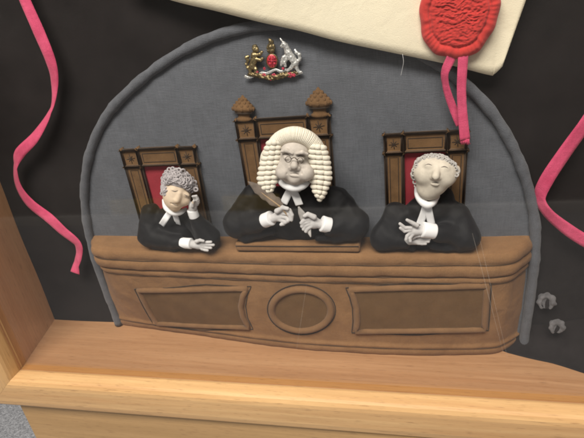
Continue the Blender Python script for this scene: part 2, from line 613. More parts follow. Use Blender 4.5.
mb = MB()
yl, yr = y_front(XL), y_front(XR)
mb.add([(XLB, 8, ZL), (XRB, 8, ZL), (XR, yr, ZL), (XL, yl, ZL), (XLB, 8, ZL - 18), (XRB, 8, ZL - 18), (XR, yr, ZL - 18), (XL, yl, ZL - 18)],
       [(0, 1, 2, 3), (4, 7, 6, 5), (3, 2, 6, 7), (0, 4, 5, 1), (0, 3, 7, 4), (1, 5, 6, 2)])
mb.build('ledge_board', 'wood_ledge', case, smooth=False)
for xa, xb, sgn in ((XL, XLB, -1), (XR, XRB, 1)):
    mb = MB(); ya = y_front(xa); t = 18 * sgn
    q = [(xa - .3 * sgn, ya), (xb - .3 * sgn, 8), (xb + t, 8), (xa + t, ya)]
    mb.add([(x, y, ZL + .05) for x, y in q] + [(x, y, ZTOP) for x, y in q],
           [(0, 1, 5, 4), (1, 2, 6, 5), (2, 3, 7, 6), (3, 0, 4, 7), (0, 3, 2, 1), (4, 5, 6, 7)])
    mb.build('side_board', 'wood_wall', case, smooth=False)

# mitred front frame: profile as (forward of the glass line, outward from the opening)
prof = [(.6, -.3), (-.2, .25), (-2.5, .55), (-9, .3), (-13, -.2), (-16, -1.5), (-18, -5), (-18.6, -9), (-18.6, -20), (-18.2, -30), (-17.2, -36), (-15, -39.5), (-11, -41), (4, -41), (4, 0)]
mb = MB(); K = len(prof); vs = []
for x0, s in ((XL, 1), (XR, -1)):
    for fy, q in prof:
        x = x0 + s * q
        vs.append((x, y_front(x) + fy, ZL + q))
fs = [(i, (i + 1) % K, K + (i + 1) % K, K + i) for i in range(K)]
mb.add(vs, fs); mb.build('bottom_rail', 'wood_rail', case, smooth=False)
for x0, s in ((XL, 1), (XR, -1)):
    mb = MB(); vs = []
    for zt in (None, ZTOP):
        for fy, q in prof:
            x = x0 + s * q - .15 * s
            vs.append((x, y_front(x) + fy, ZL + q + .05 if zt is None else zt))
    mb.add(vs, fs); mb.build('side_rail', 'wood_side_rail', case, smooth=False)
xa = P(22, 411, -92)[0]
mb = MB(); q = [(XL + 1, .9), (XL + 1, 8.5), (XR - 1, 8.5), (XR - 1, .9)]
mb.add([(x, y_front(x) + d, ZL + .05) for x, d in q] + [(x, y_front(x) + d - .6 * (d > 5), ZL + .75) for x, d in q], [(0, 1, 5, 4), (1, 2, 6, 5), (2, 3, 7, 6), (3, 0, 4, 7), (4, 5, 6, 7)])
mb.build('glazing_bead', 'wood_bead', case, smooth=False)
mb = MB(); rbox(mb, (xa, -92, ZFLOOR), (XRB - 40, 20, ZL - 41.5), 2)
mb.build('base_panel', 'wood_base', case, smooth=False)
mb = MB()
for dy in (-1.5, 0.6):
    mb.add([(XL + .5, yl + dy, ZL + .8), (XR - .5, yr + dy, ZL + .8), (XR - .5, yr + dy, ZTOP), (XL + .5, yl + dy, ZTOP)], [(0, 1, 2, 3)])
# only one sheet is needed optically: keep the outer face, close the rim
mb.f = mb.f[:1]; mb.mi = mb.mi[:1]; mb.v = mb.v[:4]
glass = mb.build('glass_pane', 'pane_glass', case)


def on_glass(u, v, off):
    d = ray(u, v); p0 = np.array([XL, yl, 0]); n_ = np.array([11 / 575.0, -1, 0])
    n_ /= np.linalg.norm(n_)
    return CAM + d * ((p0 - CAM).dot(n_) / d.dot(n_)) + n_ * (1.6 + off)


for (a, b, w) in (((472, 232), (503, 352), .55), ((480, 240), (507, 356), .45), ((307, 283), (297, 348), .35)):  # thin half-clear pale lines laid over the pane
    mb = MB(); ribbon(mb, [on_glass(*a, .3), (on_glass(*a, .3) + on_glass(*b, .3)) / 2, on_glass(*b, .3)], [w * .6, w, w * .5], thick=.05)
    mb.build('pale_line', 'pale_line_film', glass)

# ------------------------------------------------------------------ grey padded backdrop with piping
arch_px = [(119, 324), (110, 300), (95, 258), (86, 215), (85, 180), (92, 146), (108, 114), (132, 88), (162, 64), (196, 44), (236, 30), (280, 24), (330, 26), (380, 36), (425, 56),
           (462, 82), (490, 110), (512, 145), (526, 180), (534, 215), (535, 250), (531, 290), (523, 346)]
arch = smooth_path([P(u, v, -4) for u, v in arch_px], 8)
bd = empty('padded_backdrop', (0, 0, ZL), 'grey linen padded half round backdrop edged with fat grey piping', 'backdrop')
cen = np.array([0, 0, 10.0])
mb = MB(); rings = 26; n = len(arch); vs = []
for r_ in range(rings + 1):
    t = 1 - r_ / rings
    for p in arch:
        q = cen + (p - cen) * t
        q[2] = max(q[2], ZL + .3)
        vs.append((q[0], -1.5 - 4.5 * (1 - t ** 6) + .5 * math.sin(q[0] * .06 + q[2] * .03), q[2]))
vs.append((0, -6, 10)); fs = []
for r_ in range(rings):
    for i in range(n - 1):
        a = r_ * n + i
        fs.append((a, a + 1, a + n + 1, a + n))
fs += [(r_ * n, (r_ + 1) * n, (r_ + 1) * n + n - 1, r_ * n + n - 1) for r_ in range(rings)]
mb.add(vs, fs); mb.build('linen_panel', 'linen_grey', bd)
mb = MB()
rr = 4.6 + .25 * np.sin(np.arange(len(arch)) * .9) + .2 * rng.normal(size=len(arch))
tube(mb, arch, list(rr), 14); mb.build('piping', 'piping_grey', bd)

# ------------------------------------------------------------------ bench
bench = empty('judges_bench', (0, -15, ZL), 'long brown padded suede bench with moulded panels, below the three judges', 'bench')
pl_bot = smooth_path([(-239, 3), (-230, -3), (-193, -7), (-124, -15), (-60, -23), (0, -28.5), (52, -29.5), (104, -28.5), (153, -25), (190, -20), (203, -15), (224, 3)], 24)
pl_top = smooth_path([(-235, 3), (-226, -12), (-206, -29), (-124, -32), (-60, -33), (0, -34), (52, -34), (104, -33), (153, -32), (196, -29), (213, -14), (224, 3)], 24)


def front_y(x, z):
    t = np.clip((-20 - z) / 123.0, 0, 1) ** 1.3
    yt = np.interp(x, pl_top[:, 0], pl_top[:, 1]); yb = np.interp(x, pl_bot[:, 0], pl_bot[:, 1])
    return yt + (yb - yt) * t


prof = [(-1, -16.5), (-.9, -16.6), (-.75, -17), (-.55, -17.5), (-.35, -18), (-.15, -18.6), (0, -19.5), (1.8, -21), (3.0, -23.5), (3.4, -26), (3.0, -29), (1.6, -31), (2.2, -32.5), (3.4, -34),
        (3.9, -37), (3.5, -41), (2.2, -43.5), (.6, -44.6), (1.4, -46), (1.9, -48.5), (1.3, -51), (0, -52.5), (0, -54)]
zz = np.linspace(-57, -126, 30)
prof += [(.6 * math.sin(math.pi * (z + 54) / -74), z) for z in zz]
prof += [(.2, -128), (1.4, -129.5), (2, -131), (1.4, -132.6), (.8, -133.6), (1.8, -135.5), (2.0, -138), (1.2, -141), (0, ZL + .2), (-3, ZL + .15)]
mb = MB(); vs = []; n = len(pl_top)
for (o, z) in prof:
    for i in range(n):
        t = np.clip((-20 - z) / 123.0, 0, 1) ** 1.3
        p = pl_top[i] * (1 - t) + pl_bot[i] * t
        if z > -19.4 and o < 0:
            q = np.array([p[0], 3 + (p[1] - 3) * (1 + o)])
        else:
            j0, j1 = max(i - 3, 0), min(i + 3, n - 1)
            tg = pl_top[j1] - pl_top[j0]; nr = np.array([tg[1], -tg[0]]); nr /= np.linalg.norm(nr)
            q = p + nr * o
        wob = .35 * math.sin(p[0] * .11 + z * .2) + .3 * math.sin(p[0] * .043 - z * .09) + .35 * math.sin(p[0] * .31 + 2 * math.sin(z * .11)) * math.sin(z * .13 + p[0] * .05)
        vs.append((q[0], q[1] + wob * .6, z + wob * (.6 if z > -126 and z < -18 else 0)))
fs = [(j * n + i, j * n + i + 1, (j + 1) * n + i + 1, (j + 1) * n + i) for j in range(len(prof) - 1) for i in range(n - 1)]
mb.add(vs, fs)
bench_bvh = mb.bvh()
mb.build('bench_body', 'suede_brown', bench)


for k_, (o_s, z_s) in enumerate(((1.9, -31.2), (.9, -44.8), (.35, -52.6), (1.0, -133.4))):
    t_ = np.clip((-20 - z_s) / 123.0, 0, 1) ** 1.3
    pth_ = []
    for i in range(8, n - 8, 3):
        p = pl_top[i] * (1 - t_) + pl_bot[i] * t_
        tg = pl_top[min(i + 3, n - 1)] - pl_top[max(i - 3, 0)]; nr = np.array([tg[1], -tg[0]]); nr /= np.linalg.norm(nr)
        q2 = p + nr * (o_s + .15)
        pth_.append((q2[0], q2[1], z_s + .25 * math.sin(p[0] * .13) + .2 * math.sin(p[0] * .05)))
    mb = MB(); tube(mb, pth_, .45, 6); mb.build('stitched_seam', 'seam_brown', bench)


def dens(px, n=6, closed=True):
    res = []
    L = len(px)
    for i in range(L if closed else L - 1):
        a = np.array(px[i], float); b = np.array(px[(i + 1) % L], float)
        for k in range(n):
            res.append(a + (b - a) * k / n)
    return res


def on_bench(u, v, off):
    p = hit(bench_bvh, u, v, 0, -30)
    return p + np.array([0, -off, 0])


panels = {'rect': [[(139, 290), (165, 290), (205, 289), (247, 288), (243, 296), (241, 306), (243, 316), (249, 327), (205, 325.5), (158, 323), (148, 307)],
                   [(350, 289), (400, 287.5), (445, 286.5), (487, 285), (486, 300), (485, 315), (484, 329), (440, 330), (400, 330.5), (356, 331), (357.5, 320), (357, 308), (354, 298)]]}
oval = [(301.5 + 29.5 * math.cos(t), 309.5 + 20.5 * math.sin(t) + .02 * 29 * math.cos(t)) for t in np.linspace(0, 2 * math.pi, 40, endpoint=False)]
for kind, px in (('panel', panels['rect'][0]), ('panel', panels['rect'][1]), ('medallion', oval)):
    d_ = dens(px, 4 if kind == 'panel' else 1)
    ring = np.array([on_bench(u, v, 0.6) for u, v in d_])
    cpx = np.mean(np.array(d_), 0)
    # darker inset fabric
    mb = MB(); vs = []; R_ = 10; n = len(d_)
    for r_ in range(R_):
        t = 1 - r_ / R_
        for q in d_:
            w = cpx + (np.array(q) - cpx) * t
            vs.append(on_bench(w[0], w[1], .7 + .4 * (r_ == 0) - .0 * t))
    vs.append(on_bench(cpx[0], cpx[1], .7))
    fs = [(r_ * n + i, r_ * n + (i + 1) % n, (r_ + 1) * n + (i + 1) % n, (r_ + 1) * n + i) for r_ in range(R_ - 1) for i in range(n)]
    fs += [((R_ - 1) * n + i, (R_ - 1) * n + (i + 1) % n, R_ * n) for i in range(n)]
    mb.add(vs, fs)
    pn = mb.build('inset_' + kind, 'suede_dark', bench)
    mb = MB()
    tube(mb, ring, 3.1 if kind == 'panel' else 3.6, 12, closed=True, flat=.95)
    # stitched crease outside the moulding
    mb.build('moulding', 'suede_trim', pn)
    mb = MB()
    out_ = np.array([on_bench(*(cpx + (np.array(q) - cpx) * (1 + 4.6 / np.linalg.norm(np.array(q) - cpx))), .35) for q in d_])
    tube(mb, out_, .5, 6, closed=True); mb.build('stitched_seam', 'chair_dark', pn)

# desk pad before the middle judge
ZB = -17.0
a, b = P(236, 248, -33), P(360, 246, -33)
mb = MB(); rbox(mb, (a[0], -35, -18.3), (b[0], -12, -8.5), 2.6, 4)
mb.v = [(x + .0, y, z + .5 * math.sin(x * .1)) for x, y, z in mb.v]
pad = mb.build('desk_pad', 'suede_brown', base=((a[0] + b[0]) / 2, -24, -18)); tag(pad, 'low brown padded board lying on the bench under the middle judge', 'desk pad')
mb = MB()
tube(mb, smooth_path([(a[0] + 1, -35.2, -11.2), (0, -35.3, -11.3), (b[0] - 1, -35.2, -11.0)], 10), .5, 6)
mb.build('stitched_seam', 'chair_dark', pad)


# ------------------------------------------------------------------ chairs
def star(mb, c, r, y):
    for k in range(4):
        t = k * math.pi / 4 + .1
        d = np.array([math.cos(t), 0, math.sin(t)]) * r * (1 if k % 2 == 0 else .75)
        tube(mb, [c - d + [0, y, 0], c + [0, y - .3, 0], c + d + [0, y, 0]], .35, 5)


def chair(label, tl, tr, bw, rh, finials=None, zb=-20):
    y0, y1 = -4.5, -10.5
    A, B = P(*tl, y1), P(*tr, y1)
    x0, x1, zt = A[0], B[0], (A[2] + B[2]) / 2
    root = empty('carved_chair', ((x0 + x1) / 2, -7, zb), label, 'chair', 'high backed chairs behind the bench')
    dark = MB()
    g = .5
    mb = MB(); rbox(mb, (x0 + bw + g, y0, zb), (x1 - bw - g, y1 + 3.2, zt - rh - g), 1.2)
    mb.build('red_upholstery', 'chair_red', root)
    for xa, xb in ((x0, x0 + bw), (x1 - bw, x1)):
        mb = MB(); rbox(mb, (xa + g, y0, zb), (xb - g, y1, zt - rh - g), 2.4, 4)
        st = mb.build('stile', 'chair_brown', root)
        mb = MB()
        tube(mb, [(xa + bw * .27, y1 - .1, zb + 3), (xa + bw * .27, y1 - .1, zt - rh - 4), (xb - bw * .27, y1 - .1, zt - rh - 4), (xb - bw * .27, y1 - .1, zb + 3)], .35, 5)
        mb.build('stitched_line', 'chair_dark', st)
        mb = MB(); rbox(mb, (xa + g, y0, zt - rh + g), (xb - g, y1 - .6, zt), 2.4, 4)
        bl = mb.build('corner_block', 'chair_brown', root)
        mb = MB(); star(mb, np.array([(xa + xb) / 2, 0, zt - rh / 2]), bw * .27, y1 - .7)
        mb.build('stitched_star', 'chair_dark', bl)
    mb = MB(); rbox(mb, (x0 + bw + g, y0, zt - rh + g), (x1 - bw - g, y1, zt + .6), 2.4, 4)
    rl = mb.build('top_rail', 'chair_brown', root)
    mb = MB(); e = rh * .24
    q = [(x0 + bw + e, y1 - .1, zt - rh + e), (x1 - bw - e, y1 - .1, zt - rh + e), (x1 - bw - e, y1 - .1, zt - e), (x0 + bw + e, y1 - .1, zt - e)]
    tube(mb, dens(q, 5), .4, 5, closed=True); mb.build('stitched_line', 'chair_dark', rl)
    # dark cord between the cushions
    for pts in ([(x0 + bw, y1 + .8, zb), (x0 + bw, y1 + .8, zt)], [(x1 - bw, y1 + .8, zb), (x1 - bw, y1 + .8, zt)], [(x0, y1 + .8, zt - rh), (x1, y1 + .8, zt - rh)],
                [(x0, y1 + 2, zb), (x0, y1 + 2, zt), (x0 + bw, y1 + 2, zt + .3), (x1 - bw, y1 + 2, zt + .6), (x1, y1 + 2, zt), (x1, y1 + 2, zb)]):
        for qa, qb in zip(pts[:-1], pts[1:]):
            tube(dark, [qa, qb], .85, 6)
    dark.build('dark_cord', 'chair_dark', root)
    if finials:
        for (ub, vb, ut, vt, wd) in finials:
            a, b = P(ub, vb, -9), P(ut, vt, -9); ax = b - a; L = np.linalg.norm(ax); ax /= L
            s = np.cross(ax, [0, -1, 0]); s /= np.linalg.norm(s); f_ = np.cross(s, ax)
            lat = [(0, .28), (.05, .32), (.11, .32), (.15, .25), (.26, .24), (.32, .29), (.40, .40), (.47, .49), (.52, .49), (.60, .41), (.72, .29), (.85, .15), (.95, .06), (1, .02)]
            mb = MB(); vs = []; sd = 16
            for t, r in lat:
                for k in range(sd):
                    w = 2 * math.pi * k / sd
                    vs.append(a + ax * L * t + (s * math.cos(w) + f_ * .55 * math.sin(w)) * r * wd)
            fs = [(j * sd + k, j * sd + (k + 1) % sd, (j + 1) * sd + (k + 1) % sd, (j + 1) * sd + k) for j in range(len(lat) - 1) for k in range(sd)]
            mb.add(vs, fs)
            fin = mb.build('finial', 'chair_brown', root)
            mb = MB(); M = np.stack([s, f_, ax], 1)
            for t, r, kk in ((.49, .45, 5), (.60, .37, 5), (.71, .27, 4), (.82, .16, 3)):
                for k in range(kk):
                    w = math.pi + (k + .5) * math.pi / kk
                    pp = a + ax * L * t - (s * math.cos(w) + f_ * .55 * math.sin(w)) * r * wd
                    ball(mb, pp, (.065 * wd, .045 * wd, .085 * wd), M, 8, 6)
            mb.build('cone_scales', 'chair_brown', fin)
            mb = MB()
            tube(mb, [a + ax * L * .34 + (s * math.cos(w) + f_ * .55 * math.sin(w)) * .36 * wd for w in np.linspace(0, 2 * math.pi, 18, endpoint=False)], .8, 6, closed=True)
            mb.build('dark_cord', 'chair_dark', fin)
    return root


chair('brown stitched chair with red back, behind the judge resting on one hand', (121, 152), (194, 146), 18, 17)
chair('tallest brown chair, with two cone finials, behind the long wigged judge', (235, 121), (329, 116), 19, 17.5,
      finials=[(244.5, 121, 242.5, 95, 22), (320, 117, 318, 87, 24)])
chair('brown stitched chair with red back, behind the judge with raised face', (384, 135.5), (468, 131), 16, 16.5)


# ------------------------------------------------------------------ judges
def rotz_to(dirv):
    """matrix whose columns are right, back, up for something facing dirv"""
    f_ = np.array(dirv, float); f_ /= np.linalg.norm(f_)
    up = np.array([0, 0, 1.0]); r_ = np.cross(-f_, up); r_ = np.cross(f_, up) * -1 if False else np.cross(f_, up)
    r_ /= np.linalg.norm(r_); u_ = np.cross(r_, f_)
    return np.stack([r_, -f_, u_], 1)


def view_frame(u, v, roll=0):
    """axes at a picture direction: right, away, up as seen, turned by roll degrees"""
    d = ray(u, v); up = -ROT[:, 1]; r_ = np.cross(d, up); r_ /= np.linalg.norm(r_); u_ = np.cross(r_, d)
    c, s = math.cos(math.radians(roll)), math.sin(math.radians(roll))
    return np.stack([r_ * c - u_ * s, d, r_ * s + u_ * c], 1)


def hand(sf, palm, palm_r, fingers, thumb, yb=-43, fr=1.65, wrist=None, yo=0):
    pc = P(*palm, yb)
    sf.ell(pc, palm_r, k=1.5)
    if wrist is not None:
        sf.cap(wrist, pc, 4.2, 4.0, 1.5)
    for i, f_ in enumerate(fingers):
        pts = [P(u, v, yb - 2.5 - .8 * j - (yo * i)) for j, (u, v) in enumerate(f_)]
        rs = [fr * 1.08, fr, fr * .92, fr * .8][:len(pts)]
        sf.cap(pc, pts[0], 2.4, rs[0], .8)
        sf.chain(pts, rs, .35)
    pts = [P(u, v, yb - 4 - .8 * j) for j, (u, v) in enumerate(thumb)]
    sf.chain(pts, [fr * 1.35, fr * 1.1, fr * .9][:len(pts)], .5)


def cuff(root, a, b, r0, r1):
    mb = MB()
    a = np.array(a); b = np.array(b)
    pts = [a + (b - a) * t for t in (0, .03, .1, .5, .9, .97, 1)]
    tube(mb, pts, [r0 * .9, r0, r0 * 1.02, (r0 + r1) / 2, r1 * 1.02, r1, r1 * .9], 20)
    mb.build('cuff', 'cotton_white', root)


def bands(root, bvh, strips, collar, cr=2.6):
    mb = MB()
    path = smooth_path([P(u, v, y) for u, v, y in collar], 6)
    tube(mb, path, [cr * .6, cr, cr * 1.1, cr, cr * .6], 10)
    for st, w in strips:
        pts = np.array([hit(bvh, u, v, 2.2) for u, v in dens(st, 6, False) + [st[-1]]])
        for _ in range(8):
            pts[1:-1] = (pts[:-2] + 2 * pts[1:-1] + pts[2:]) / 4
        ribbon(mb, pts, w, thick=.9, n=2)
    mb.build('neck_bands', 'cotton_white', root)


GRP = 'judge dolls at the bench'

# ---- middle judge
J2 = empty('judge_doll', P(295, 238, -24), 'doll judge in long cream curled wig and round spectacles, holding a quill', 'doll', GRP)
c = P(295, 163, -36); V = view_frame(295, 163, 5)
s = Soft(.55)
s.ell(P(295, 162, -36), (14.6, 15, 17.2), V, 1)
s.ell(P(295, 151, -40), (12, 11, 9), V, 4)                        # forehead
for (u, v, r, k) in ((283.8, 171.5, 7.3, 2.5), (305.6, 172.5, 7.5, 2.5), (295, 177, 6.4, 2.5)):   # cheeks, chin
    s.ell(P(u, v, -45.5), r, None, k)
s.ell(P(295, 180, -41), (10, 6, 4.5), V, 3)
s.chain([P(294.6, 157, -49), P(294.6, 162, -51.2), P(294.2, 166, -52.5)], [1.5, 2.2, 3.2], 2.4)   # nose
s.ell(P(290.6, 168, -51), 2.1, None, 1.5); s.ell(P(298.4, 168.4, -51), 2.1, None, 1.5)
s.chain([P(281.5, 151.5, -49), P(286.5, 150.6, -51), P(292, 153.5, -51.2)], [1.2, 1.6, 1.1], 1.4)     # brows
s.chain([P(297, 154, -51.2), P(302, 152.3, -51), P(307.5, 154.2, -49)], [1.1, 1.6, 1.2], 1.4)
for u, v in ((287, 157.8), (301, 159)):
    s.ell(P(u, v, -48.8), (3.0, 2.2, 2.0), V, 1.0)                 # puffy lids
    s.cap(P(u - 3.4, v - 3.3, -52.3), P(u + 3.0, v - 2.9, -52.3), .8, .8, 1.0, 's')
s.cap(P(289.5, 173.4, -53), P(299.5, 173.8, -53), .75, .75, 1.2, 's')      # mouth
s.cap(P(288.8, 169.2, -53), P(287, 174, -51.5), .7, .4, 1.3, 's'); s.cap(P(300.5, 169.7, -53), P(302.5, 174.5, -51.5), .7, .4, 1.3, 's')
s.ell(P(294.6, 175.6, -51.3), (4, 1.5, 1.3), V, 1.2)
s.cap(P(289, 146.8, -51.5), P(301, 147.3, -51.5), .4, .4, 1.2, 's')
s.cap(c, P(295, 203, -20), 8, 6, 3)
s.ell(P(295, 214, -20), (27, 6, 18), None, 3)
wl, wr = P(268, 219.5, -41), P(325, 225, -41)
for sh, el, w in ((P(255, 200, -20), P(240, 226, -28), wl), (P(333, 200, -20), P(351, 228, -28), wr)):
    s.chain([sh, el, w], [6, 5, 4], 2)
hand(s, (280, 216), (6.0, 4, 5.2), [[(283.5, 210.3), (289.5, 210.3), (292, 215), (291.5, 220)], [(283.5, 213.2), (288.8, 213.8), (290.6, 218), (288, 221)],
     [(282.5, 216.6), (287, 217.8), (287.8, 221), (285, 222.8)], [(280, 219.5), (284, 221.2), (283.6, 223.8), (281, 224.6)]], [(277, 211), (282.5, 207.6), (287.5, 208.6)], -43, 1.9, wl)
hand(s, (313.5, 222.5), (5.8, 4, 6.0), [[(309, 218.5), (304, 220), (301.4, 223)], [(309, 221), (304, 223), (302, 226.2)], [(309.5, 223.6), (305.2, 226), (303.6, 229)],
     [(311, 226), (307.4, 228.6), (306, 231.2)]], [(314, 217), (308, 214.2), (304.5, 216)], -43, 1.9, wr)
zs = P(295, 195, -36)[2]
mb = s.mesh(lambda q: np.where(q[:, 2] < zs, 1, 0))
bb2 = mb.bvh()
body2 = mb.build('doll_body', ['skin_grey', 'hand_grey'], J2)
s = Soft(.8)
s.ell(P(295, 214, -21), (37, 13, 30), None, 4)
s.ell(P(295, 200, -20), (26, 11, 12), None, 4); s.ell(P(293.5, 197, -25), (15, 10, 9), None, 3)
for sh, el, w in ((P(254, 199, -20), P(239, 224, -27), P(264, 221.5, -39)), (P(335, 200, -20), P(354, 225, -27), P(330, 227, -39))):
    s.chain([sh, el, w], [13.5, 13.5, 7.2], 5)
s.cap(P(318, 238, -36), P(352, 235, -34), 4, 6, 3); s.cap(P(245, 236, -32), P(272, 232, -34), 6, 4, 3)
s.fold(.75, 24, (1, .5, .7), 7, 3).fold(.22, 10, (1.3, .4, .35), 6, 5)
rb = s.mesh(); rbvh = rb.bvh()
rb.build('robe', 'robe_black', J2)
both = MB(); both.add(body2_v := mb.v, mb.f); both.add(rb.v, rb.f)
bv = both.bvh()
bands(J2, bv, [([(292, 187), (288, 194), (283.5, 203.5)], 7), ([(291.5, 187.5), (295.5, 195), (299.5, 205)], 7)], [(277, 172, -30), (279.5, 179, -37), (285, 184.6, -41), (292, 187.4, -43), (299, 187, -43), (306, 183.5, -40), (311, 176, -32)], 3.4)
cuff(J2, P(264, 220.8, -40), P(271.5, 218, -42.5), 6.6, 6.8)
cuff(J2, P(330, 225.6, -40), P(321.5, 223.5, -42.5), 7.0, 7.2)
# wig
s = Soft(.6)
s.ell(P(295, 152, -29), (21, 12, 22), V, 2)
roll = smooth_path([P(272.5, 155, -34), P(274.5, 146.5, -36), P(281.5, 138.3, -38.5), P(293.5, 134.4, -40), P(305.5, 137.4, -39), P(313.8, 144, -37), P(318.5, 152, -35), P(319, 158, -33)], 5)
s.chain(list(roll), [5.6] + [6.4] * (len(roll) - 2) + [5.6], 1)
s.ell(P(269, 167, -33), (8, 6, 17), None, 3); s.ell(P(320.5, 171, -33), (8, 6, 19), None, 3)
wg = s.mesh()
wig = wg.build('wig', 'wig_cream', J2)
mb = MB()
for i in range(3, len(roll) - 3):                                        # combed strands over the crown
    pass
for k in range(58):
    t = k / 57.0; q = roll[int(t * (len(roll) - 1))]
    i = min(int(t * (len(roll) - 1)), len(roll) - 2); fr_ = t * (len(roll) - 1) - i
    q = roll[i] * (1 - fr_) + roll[i + 1] * fr_
    tg = roll[i + 1] - roll[i]; tg /= np.linalg.norm(tg)
    a_ = np.array([0, -1.0, 0]); a_ -= tg * a_.dot(tg); a_ /= np.linalg.norm(a_); b_ = np.cross(tg, a_)
    if b_.dot(q - c) < 0:
        b_ = -b_
    tube(mb, [q + 6.5 * (a_ * math.cos(w) + b_ * math.sin(w)) for w in np.linspace(-.9, 1.75, 9)], [.3, .8, .9, .8, .3], 6)
mb.build('combed_strands', 'wig_cream', wig)
# rows of sausage curls
for side, edges in (('l', [(142.5, 267.5, 281), (147.5, 265.5, 280.5), (152.5, 264, 280.3), (157.5, 262.5, 280), (162.5, 261, 279.6), (167.5, 259.8, 279.2), (172.5, 258.8, 278.6), (177.5, 258.2, 277.6), (182.3, 259.2, 276.6), (186.8, 262, 274.5), (190.3, 266.5, 272.5)]),
                    ('r', [(147, 310.5, 325.5), (152, 310, 327.2), (157, 309.8, 328.8), (162, 309.8, 329.8), (167, 309.8, 330.4), (172, 310, 331), (177, 310.4, 331), (182, 311, 329.6), (187, 312, 327.8), (191.6, 313.6, 325.8), (195.6, 316, 323.6), (198.6, 318, 321.6)])):
    mb = MB()
    for j, (v, ua, ub) in enumerate(edges):
        nseg = 3 if ub - ua > 9 else (2 if ub - ua > 4 else 1)
        for k in range(nseg):
            t0, t1 = k / nseg, (k + 1) / nseg
            sl = (1.0 if side == 'l' else -1.0)
            bow = lambda t: -38.5 - 6.0 * math.sin(math.pi * (.15 + .7 * t))
            a = P(ua + (ub - ua) * t0, v + sl * (t0 - .5) * -2 + rng.uniform(-.25, .25), bow(t0)); b = P(ua + (ub - ua) * t1, v + sl * (t1 - .5) * -2 + rng.uniform(-.25, .25), bow(t1))
            mid = (a + b) / 2 + np.array([0, -.5, 0])
            tube(mb, smooth_path([a - (b - a) * .06, mid, b + (b - a) * .06], 5), [1.75, 2.4, 2.6, 2.4, 1.75], 12)
    mb.build('wig_curls', 'wig_cream', wig)
# spectacles and eyes
sp = MB()
for (u, v) in ((288.2, 159.4), (300.2, 160.7)):
    tube(sp, [P(u + 2.9 * math.cos(w), v + 2.9 * math.sin(w), -54.2) for w in np.linspace(0, 2 * math.pi, 22, endpoint=False)], .27, 6, closed=True)
tube(sp, smooth_path([P(291.2, 158.9, -54.8), P(294.4, 157.6, -56), P(297.2, 159.8, -54.8)], 5), .36, 6)
spo = sp.build('spectacles', 'wire', base=P(294, 160, -54.6))
tag(spo, 'small round wire spectacles on the nose of the long wigged judge', 'spectacles')


def eyes(root, bvh, segs, w):
    for pts in segs:
        mb = MB()
        pp = smooth_path([hit(bvh, u, v, .15) for u, v in pts], 4)
        tube(mb, pp, [w * .3, w, w, w * .3], 6, flat=.6)
        mb.build('eye', 'eye_wash', root)


eyes(body2, bb2, [[(282.7, 154.8), (286.5, 154.0), (290.3, 155.8)], [(297.7, 156.3), (301.8, 155.2), (305.5, 156.6)]], .75)
mb = MB(); tube(mb, smooth_path([hit(bb2, u, v, .05) for u, v in ((290.3, 173.6), (294.5, 173.0), (298.8, 174))], 4), [.2, .4, .4, .2], 6)
mb.build('mouth', 'eye_wash', body2)

# quill in his hand
q = empty('quill_pen', P(291.5, 221, -46), 'grey brown feather quill in the hand of the long wigged judge', 'quill')
shaft = smooth_path([P(292, 222, -46.5), P(286, 213.5, -47.5), P(280, 206.5, -48), P(264, 194.5, -47), P(248, 181.5, -44)], 8)
mb = MB(); tube(mb, shaft, [.25, .8, .9, .7, .3], 8); mb.build('quill_shaft', 'quill_shaft', q)
mb = MB(); vs = []; fs = []
up = np.array(-ROT[:, 1])
sub = shaft[13:]; n = len(sub); K = 9
for i, p in enumerate(sub):
    t = i / (n - 1); tg = sub[min(i + 1, n - 1)] - sub[max(i - 1, 0)]; tg /= np.linalg.norm(tg)
    d = ray(265, 195); sd = np.cross(tg, d); sd /= np.linalg.norm(sd)
    w1 = 5.2 * min(1, t * 3.2) * (1 - max(0, (t - .72) / .28) ** 2) + .3
    w2 = 3.6 * min(1, max(0, t - .16) * 6) * (1 - max(0, (t - .7) / .3) ** 2) + .3
    w1 *= 1 + .10 * math.sin(i * 2.1); w2 *= 1 + .14 * math.sin(i * 1.7 + 1)
    for k in range(K):
        x = k / (K - 1) * 2 - 1
        off = (x * w1 if x < 0 else x * w2)
        vs.append(p + sd * off + d * (1.2 * x * x - .6) - tg * abs(off) * .5)
for i in range(n - 1):
    for k in range(K - 1):
        a = i * K + k; fs.append((a, a + 1, a + K + 1, a + K))
nv_ = len(vs); vs2 = [np.array(p) + ray(265, 195) * .6 for p in vs]
mb.add(vs, fs); mb.add(vs2, fs)
rim = [i * K for i in range(n)] + [(n - 1) * K + k for k in range(1, K)] + [i * K + K - 1 for i in range(n - 2, -1, -1)] + [k for k in range(K - 2, 0, -1)]
mb.f += [(rim[i], rim[(i + 1) % len(rim)], nv_ + rim[(i + 1) % len(rim)], nv_ + rim[i]) for i in range(len(rim))]; mb.mi += [0] * len(rim)
mb.build('vane', 'feather', q)
# folded paper in the other hand
mb = MB()
pp = [(298.5, 206.5), (301.5, 213), (305, 221), (308, 229), (311, 237)]
ribbon(mb, [P(u, v, -48.0 + 1.2 * i * (i < 2) + (2.6 if i in (2, 3) else 0)) for i, (u, v) in enumerate(pp)], [1.2, 6.0, 7.0, 6, 1.0], twist=[-8, 0, 10, 0, -10], thick=.7, cup=.8)
pa = mb.build('folded_paper', 'hair_white', base=P(305, 222, -46)); tag(pa, 'pointed strip of folded white paper held by the long wigged judge', 'paper')

